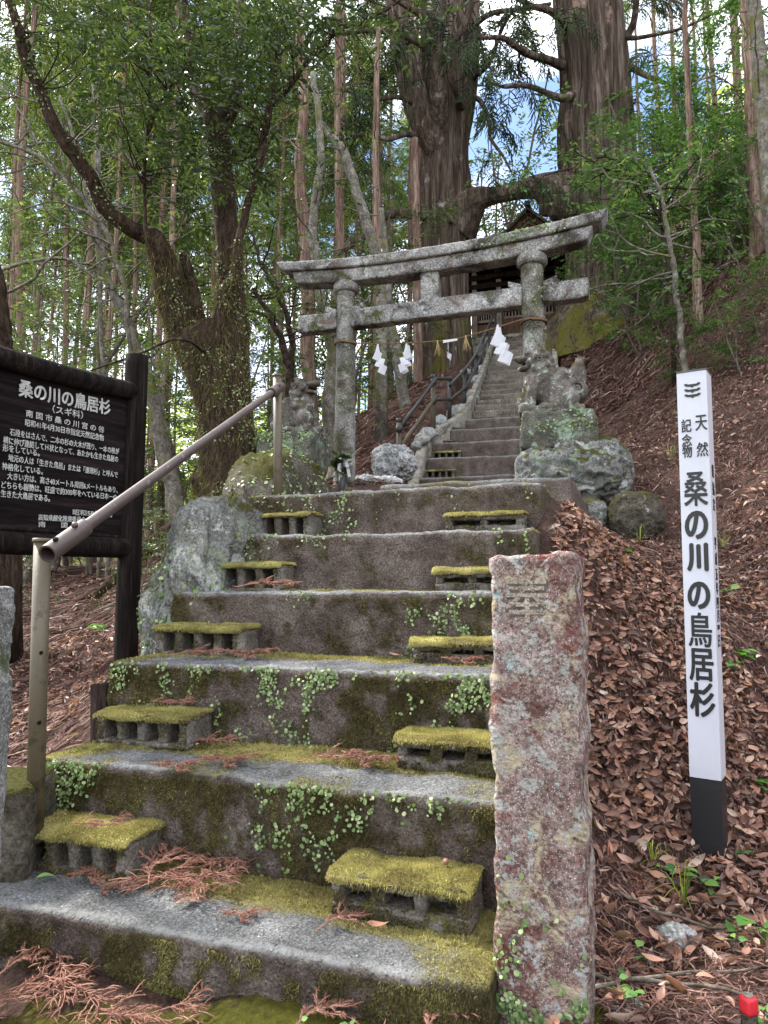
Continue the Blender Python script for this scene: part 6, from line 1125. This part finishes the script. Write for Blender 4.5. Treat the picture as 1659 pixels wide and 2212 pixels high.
strands(24000, .3, 2.8, 1.0, 2.8, .025, .09, .0013); strands(34000, .5, 3.8, 2.6, 5, .03, .1, .0018); strands(46000, .9, 5.5, 4.4, 9.5, .04, .15, .0032, lambda x, y: .25 + .75 * patch(x, y), .035); litter(5000, 1.0, 5.2, 4.6, 9, .03, .06, lambda x, y: patch(x + 3, y)) if False else None; strands(14000, 2.2, 6.5, 9, 15, .15, .45, .008, None, .05)
strands(15000, -4.5, -1.2, 1.6, 6, .06, .22, .003); strands(12000, -8, -.8, 5.5, 12, .12, .35, .006); strands(9000, -1.6, 1.5, 7.5, 14, .12, .36, .006, None, .05); strands(2500, -1, .5, .95, 1.4, .03, .1, .0016)
tag(sm.build('needle_litter', M['strand']), 'reddish brown fallen cedar needles and twigs covering the slopes', 'needle litter', kind='stuff')

def frond(seed, L, nb=12, bushy=1.0, fat=1.0):
    nb = int(nb * 1.7); fat *= .62
    """a fallen cedar twig with rope-like needle shoots, lying along +x on z = 0"""
    r_ = np.random.default_rng(seed); m = MB(); k = 14; h_ = np.cumsum(r_.normal(0, .16, k)); st_ = np.cumsum(np.c_[np.cos(h_), np.sin(h_), np.zeros(k)] * L / k, 0); st_[:, 2] = .01 + .02 * np.abs(np.sin(np.linspace(0, 3, k) + seed)); tube(m, st_, np.linspace(.0042, .0018, k) * fat, 5, .3, 9, 3, seed, rnd=.55)
    for i in range(nb):
        t = r_.uniform(.1, 1); a = st_[int(t * (k - 1))]; an = h_[int(t * (k - 1))] + (1 if i % 2 else -1) * r_.uniform(.3, 1.0); l = L * r_.uniform(.14, .36) * bushy; n = 7; hh = an + np.cumsum(r_.normal(-.05 if i % 2 else .05, .16, n)); p = np.vstack([a, a + np.cumsum(np.c_[np.cos(hh), np.sin(hh), r_.normal(.02, .22, n)] * l / n, 0)]); p[:, 2] = np.maximum(p[:, 2], .004)
        rr2 = np.linspace(.0036, .0018, n + 1) * fat * (1 + .25 * (np.arange(n + 1) % 2)); tube(m, p, rr2, 5, .35, 12, 4, seed + i, rnd=np.clip(r_.normal(.5, .2), 0, 1))
        for j in range(3):
            b_ = p[r_.integers(2, n)]; an2 = hh[min(n - 1, r_.integers(2, n))] + r_.choice([-1, 1]) * r_.uniform(.3, .8); l2 = l * r_.uniform(.25, .55); e = b_ + A([math.cos(an2), math.sin(an2), r_.normal(.0, .25)]) * l2; e[2] = max(e[2], .004); tube(m, crv([b_, (b_ + e) / 2 + A([0, 0, .004]), e], 5), A([.003, .0034, .003, .0025, .0014]) * fat, 4, rnd=np.clip(r_.normal(.5, .2), 0, 1))
    V = m.arr(); T = []; n = 3800; f4 = np.vstack([f for f in m.F if f.shape[1] == 4]); c = V[f4[r_.integers(len(f4), size=n)]].mean(1); d = rdir(n, r_, -.2, .8); d[:, 0] += .6; blades(m, c, d, .0075, .0016, r_, .35)
    V0 = m.arr(); m.V = [V0 - A([V0[:, 0].mean(), V0[:, 1].mean(), 0])]; return m.mesh('fallen_frond', M['frond'])
FR = [frond(1, .42, 16, 1.0), frond(2, .34, 14, 1.1), frond(3, .26, 12, 1.1), frond(4, .5, 20, .9, 1.25), frond(5, .16, 9, 1.2)]
def lay(v, px, py, D, rz, sc_, label, tilt=(0, 0), surf=None):
    sc_ *= .78; q = P(px, py, D); z = q[2] if surf is None else surf; o = bpy.data.objects.new('fallen_frond', FR[v]); COL.objects.link(o); o.location = (q[0], q[1], z); o.rotation_euler = (tilt[0], tilt[1], rz); o.scale = (sc_,) * 3; tag(o, label, 'cedar frond', 'dead cedar fronds lying on the steps and path'); return o
def onstep(v, px, py, k, rz, sc_, label, dz=.006, tilt=(0, 0)):                                              # put it where the picture point meets the tread of step k
    z = (ZT[k] if k else 0.03) + dz; a = P(px, py, 1.); D = (z - CZ) / (a[2] - CZ); return lay(v, px, py, D, rz, sc_, label, tilt, z)
for v, px, py, k, rz, s_, dz, lb in [(0, 395, 1895, 1, 3.5, .95, .012, 'reddish frond in the heap on the lowest tread, nearest the steps edge block'), (1, 470, 1868, 1, -.3, .9, .02, 'frond at the right of the heap on the lowest tread'), (2, 420, 1930, 1, -1.2, 1, .014, 'frond pointing to the edge in front of the heap'), (2, 350, 1870, 1, 1.9, 1.1, .02, 'frond reaching up towards the left block from the heap'), (0, 330, 1840, 1, .4, .7, .02, 'frond at the back of the heap against the riser'), (1, 440, 1910, 1, .15, .8, .025, 'uppermost frond in the middle of the heap'), (4, 210, 1895, 1, 4.2, 1, .005, 'single short twig below the lowest left block'),
    (4, 240, 1925, 1, -.2, .9, .004, 'short twig alone on bare concrete left of the heap'), (2, 760, 1990, 1, .9, .7, .006, 'twig beside the lowest right block'), (4, 530, 1985, 1, .2, .7, .004, 'tiny twig near the front edge of the lowest tread'),
    (2, 470, 1610, 2, .3, .8, .006, 'twig lying in moss right of the second left block'), (2, 735, 1648, 2, .4, .9, .006, 'frond lying on the second tread right of the middle'), (4, 800, 1655, 2, -.4, 1.2, .006, 'thin twig on the second tread near the right block'), (4, 395, 1665, 2, .3, 1.0, .004, 'flat twig on the grey front of the second tread'), (4, 500, 1655, 2, .1, 1.1, .004, 'second flat twig in the middle of the second tread'), (2, 1065, 1655, 2, 1.0, .7, .006, 'twig against the carved post on the second tread'),
    (2, 440, 1420, 3, .2, .9, .008, 'frond at the foot of the third left block'), (4, 545, 1424, 3, 0, 1.3, .005, 'flat twig on the third tread'), (4, 1010, 1436, 3, .1, 1., .005, 'twig before the third right block'), (2, 590, 1273, 4, .5, 1.0, .012, 'bristling twig beside the fourth left block')]: onstep(v, px, py, k, rz, s_, lb, dz)
for v, px, py, D, rz, s_, lb in [(1, 225, 1783, 1.73, .4, .5, 'faded frond lying on the lowest left moss block'), (1, 380, 1520, 2.2, .5, .5, 'dead twig lying on the second left moss block')]: lay(v, px, py, D, rz, s_, lb)
for v, px, py, rz, s_, lb in [(3, 130, 2110, -.9, .75, 'thick branched frond at the lower left corner'), (3, 200, 2160, -.5, .7, 'second thick frond at the lower left, nearer the camera'), (0, 60, 2130, .6, .9, 'frond at the far left below the lowest step'), (1, 350, 2195, .3, .8, 'frond at the bottom edge left of the small clover'), (2, 725, 2200, 1.0, .9, 'small frond at the bottom edge near the carved post'), (2, 90, 2060, 1.3, .9, 'thin frond climbing the lowest riser at the left')]:
    a = P(px, py, 1.); z = .02; D = (z - CZ) / (a[2] - CZ); q = P(px, py, D); lay(v, px, py, D, rz, s_, lb, (0, 0), h1(q[0], q[1]) + .012)
for v, px, py, D, rz, s_, lb in [(2, 985, 2120, 1.46, 1.2, 1.0, 'long twig between the lowest step and the carved post'), (1, 1318, 1940, 1.72, 1.6, .8, 'upright-looking frond right of the carved post'), (1, 1370, 1720, 2.1, 1.1, .6, 'dark frond on the litter right of the carved post, higher up')]:
    q = P(px, py, D); lay(v, px, py, D, rz, s_, lb, (0, 0), h1(q[0], q[1]) + .015)
# single leaves and an acorn lying on the steps
def oneleaf(px, py, D, z, rz, L, rn, label, mat='litter'):
    q = P(px, py, D); m = MB(); V, F = DEAD[px % 5]; m.add(V * L, F, rnd=rn); o = m.build('fallen_leaf', M[mat]); o.location = (q[0], q[1], z); o.rotation_euler = (.15, .1, rz); tag(o, label, 'leaf'); return o
for px, py, k, rz, L, rn, lb, mt in [(98, 1892, 1, .7, .045, .95, 'pale green fallen leaf before the lowest left block', 'sprout'), (408, 1946, 1, .4, .06, .85, 'yellowish curled leaf on the heap of fronds', 'litter'), (428, 1607, 2, 1.4, .03, .7, 'small brown leaf beside the second left block', 'litter'), (855, 1416, 3, .1, .05, .8, 'tan leaf on the fourth tread near the right block', 'litter'), (815, 2000, 1, .3, .05, .7, 'brown leaf beside the lowest right block', 'litter')]:
    z = ZT[k] + .016; a = P(px, py, 1.); oneleaf(px, py, (z - CZ) / (a[2] - CZ), z, rz, L, rn, lb, mt)
q = S(-.42, 1.65, ZT[1] + .098 + .016); m = MB(); V, F = ico(3); V = V * A([.007, .0085, .007]); V[:, 1] += np.where(V[:, 1] > .007, .0015, 0); m.add(V, F, rnd=.45); o = m.build('acorn', M['litter']); o.location = tuple(q); tag(o, 'small reddish acorn on the lowest right moss block', 'acorn')
def sprout(px, py, D, n, L, label, kind='sprout', seed=0, h_=.05):
    q = P(px, py, D); z = h1(q[0], q[1]); r_ = np.random.default_rng(seed + px); t = empty('sprout' if kind != 'grass' else 'grass_tuft', (q[0], q[1], z), 0, label, 'sprout' if kind != 'grass' else 'grass'); m = MB()
    if kind == 'grass':
        for i in range(n):
            d = rdir(1, r_, .3, 1)[0]; e = d * L * r_.uniform(.6, 1.2); p = crv([(0, 0, 0), e * A([.35, .35, .7]), e * A([1, 1, .55])], 7); sd_ = nrm(np.cross(d, A([0, 0, 1.]))) * .0022; V = np.stack([p - sd_ * np.linspace(1, .2, 7)[:, None], p + sd_ * np.linspace(1, .2, 7)[:, None]], 1).reshape(-1, 3); m.add(V, [[2 * k, 2 * k + 1, 2 * k + 3, 2 * k + 2] for k in range(6)], rnd=r_.random())
        m.build('blades', M['grass'], t); return t
    sm2 = MB()
    for i in range(n):
        d = rdir(1, r_, .1, .7)[0]; b_ = A([r_.normal(0, L * .35), r_.normal(0, L * .35), h_ * r_.uniform(.5, 1.2)]); tube(sm2, crv([(0, 0, -.01), b_ * A([.4, .4, .7]), b_], 5), .0012, 4)
        inst(m, KITE * A([1, .95 if kind == 'round' else .62, 1]), KF, A([b_]), basis(A([d * A([1, 1, .3])]), r_), L * r_.uniform(.7, 1.2), A([r_.random()]))
    sm2.build('stems', M['twig'], t); m.build('leaves', M['sprout'], t); return t
for i, (px, py, D, n, L, lb, kd) in enumerate([(1515, 1775, 2.15, 9, .05, 'green leafy sprout at the foot of the white post', 'leaf'), (1430, 1690, 2.2, 4, .035, 'small sprout left of the white post foot', 'leaf'), (1470, 1790, 2.1, 16, .16, 'yellow-green grass tuft left of the white post foot', 'grass'), (1405, 1730, 2.25, 12, .13, 'yellow grass tuft among leaves, left of the sprout', 'grass'), (1590, 1750, 2.25, 4, .04, 'single green sprout right of the white post foot', 'leaf'), (1610, 1355, 3.1, 8, .07, 'broad green leaves right of the white post middle', 'leaf'), (1580, 1380, 3.0, 6, .06, 'green leaf cluster close to the white post middle', 'leaf'), (1640, 1950, 1.85, 8, .07, 'jagged green weed at the right edge', 'leaf'), (1390, 1955, 1.72, 3, .035, 'pale seedling on the litter below the white post', 'leaf'), (1590, 1990, 1.75, 3, .03, 'tiny leaf sprig above the red stake', 'leaf'), (1645, 2150, 1.42, 8, .035, 'green herb beside the red stake', 'leaf'), (1365, 2125, 1.52, 3, .028, 'two round leaves right of the carved post foot', 'round'), (1330, 2080, 1.55, 3, .025, 'round seedling leaves beside the carved post', 'round'),
    (545, 2170, 1.39, 5, .018, 'bright clover sprout at the bottom edge, left one', 'round'), (635, 2172, 1.39, 5, .018, 'bright clover sprout at the bottom edge, right one', 'round'), (760, 2195, 1.37, 4, .018, 'tiny sprout at the bottom edge before the carved post', 'round'), (1370, 1330, 3.4, 3, .05, 'single green shoot above the carved post shoulder', 'leaf'), (1240, 1190, 4.3, 4, .05, 'small sprout below the cracked stone', 'leaf'), (1380, 1120, 5.0, 10, .25, 'pale grass tuft on the bank right of the squarish stone', 'grass'), (1450, 1010, 6.2, 14, .3, 'thin grass tuft on the bank above', 'grass'), (1480, 870, 7.0, 8, .1, 'broad leaved sprout high on the bank', 'leaf'), (1560, 1120, 4.6, 12, .2, 'grass tuft right of the white post top', 'grass'), (215, 1330, 5.5, 6, .1, 'green seedling on the leaf ground seen under the board', 'leaf'), (1650, 1600, 2.5, 5, .05, 'green sprig at the right edge, middle height', 'leaf'), (1560, 1240, 3.8, 5, .05, 'green sprig beside the white post upper half', 'leaf')]): sprout(px, py, D, n, L, lb, kd, i)
for i, (px, py, D, r, lb) in enumerate([(1455, 1880, 1.85, .05, 'grey angular stone on the litter below the white post'), (1330, 2105, 1.52, .013, 'pale pebble by the carved post'), (1378, 2112, 1.53, .017, 'second pale pebble further right'), (1358, 2090, 1.56, .011, 'smallest pebble of the three by the carved post'), (1300, 985, 7.0, .1, 'pale stone on the bank right of the lion'), (1345, 1010, 6.6, .09, 'pale stone on the bank behind the large boulder')]):
    q = P(px, py, D); o, _m = rock('loose_stone', (q[0], q[1], h1(q[0], q[1]) + r * .3), (r, r * .8, r * .65), 140 + i, M['cobble'], lb, 'stone', .2, 1.6, 16, i, None, .8)
rng = np.random.default_rng(17)
for i, (px, py, D, L, rz, lb) in enumerate([(1480, 1845, 1.95, .42, -.5, 'pale dead branch on the ground below the white post'), (1420, 2060, 1.6, .5, .25, 'long thin stick on the litter at the lower right'), (1500, 2100, 1.55, .4, -.35, 'dark stick above the red stake'), (1330, 860, 8.5, .9, .8, 'dead branch lying on the bank right of the lion head'), (1420, 890, 7.6, .5, .4, 'short pale stick on the bank below the bushes'), (1350, 1080, 5.2, .4, 1.0, 'thin dead branch behind the squarish stone')]):
    q = P(px, py, D); m = MB(); p = [A([-L / 2 * math.cos(rz), -L / 2 * math.sin(rz), 0])]; n = 12
    x = q[0] + np.linspace(-.5, .5, n) * L * math.cos(rz) + rng.normal(0, .006, n); y = q[1] + np.linspace(-.5, .5, n) * L * math.sin(rz) + rng.normal(0, .006, n); tube(m, np.c_[x, y, hgt(x, y) + .02 + .012 * np.sin(np.linspace(0, 3, n))], np.linspace(.006, .003, n) * (D / 1.9) ** .6, 6, .3, 5, 1, i); tag(m.build('dead_branch', M['twig']), lb, 'branch')
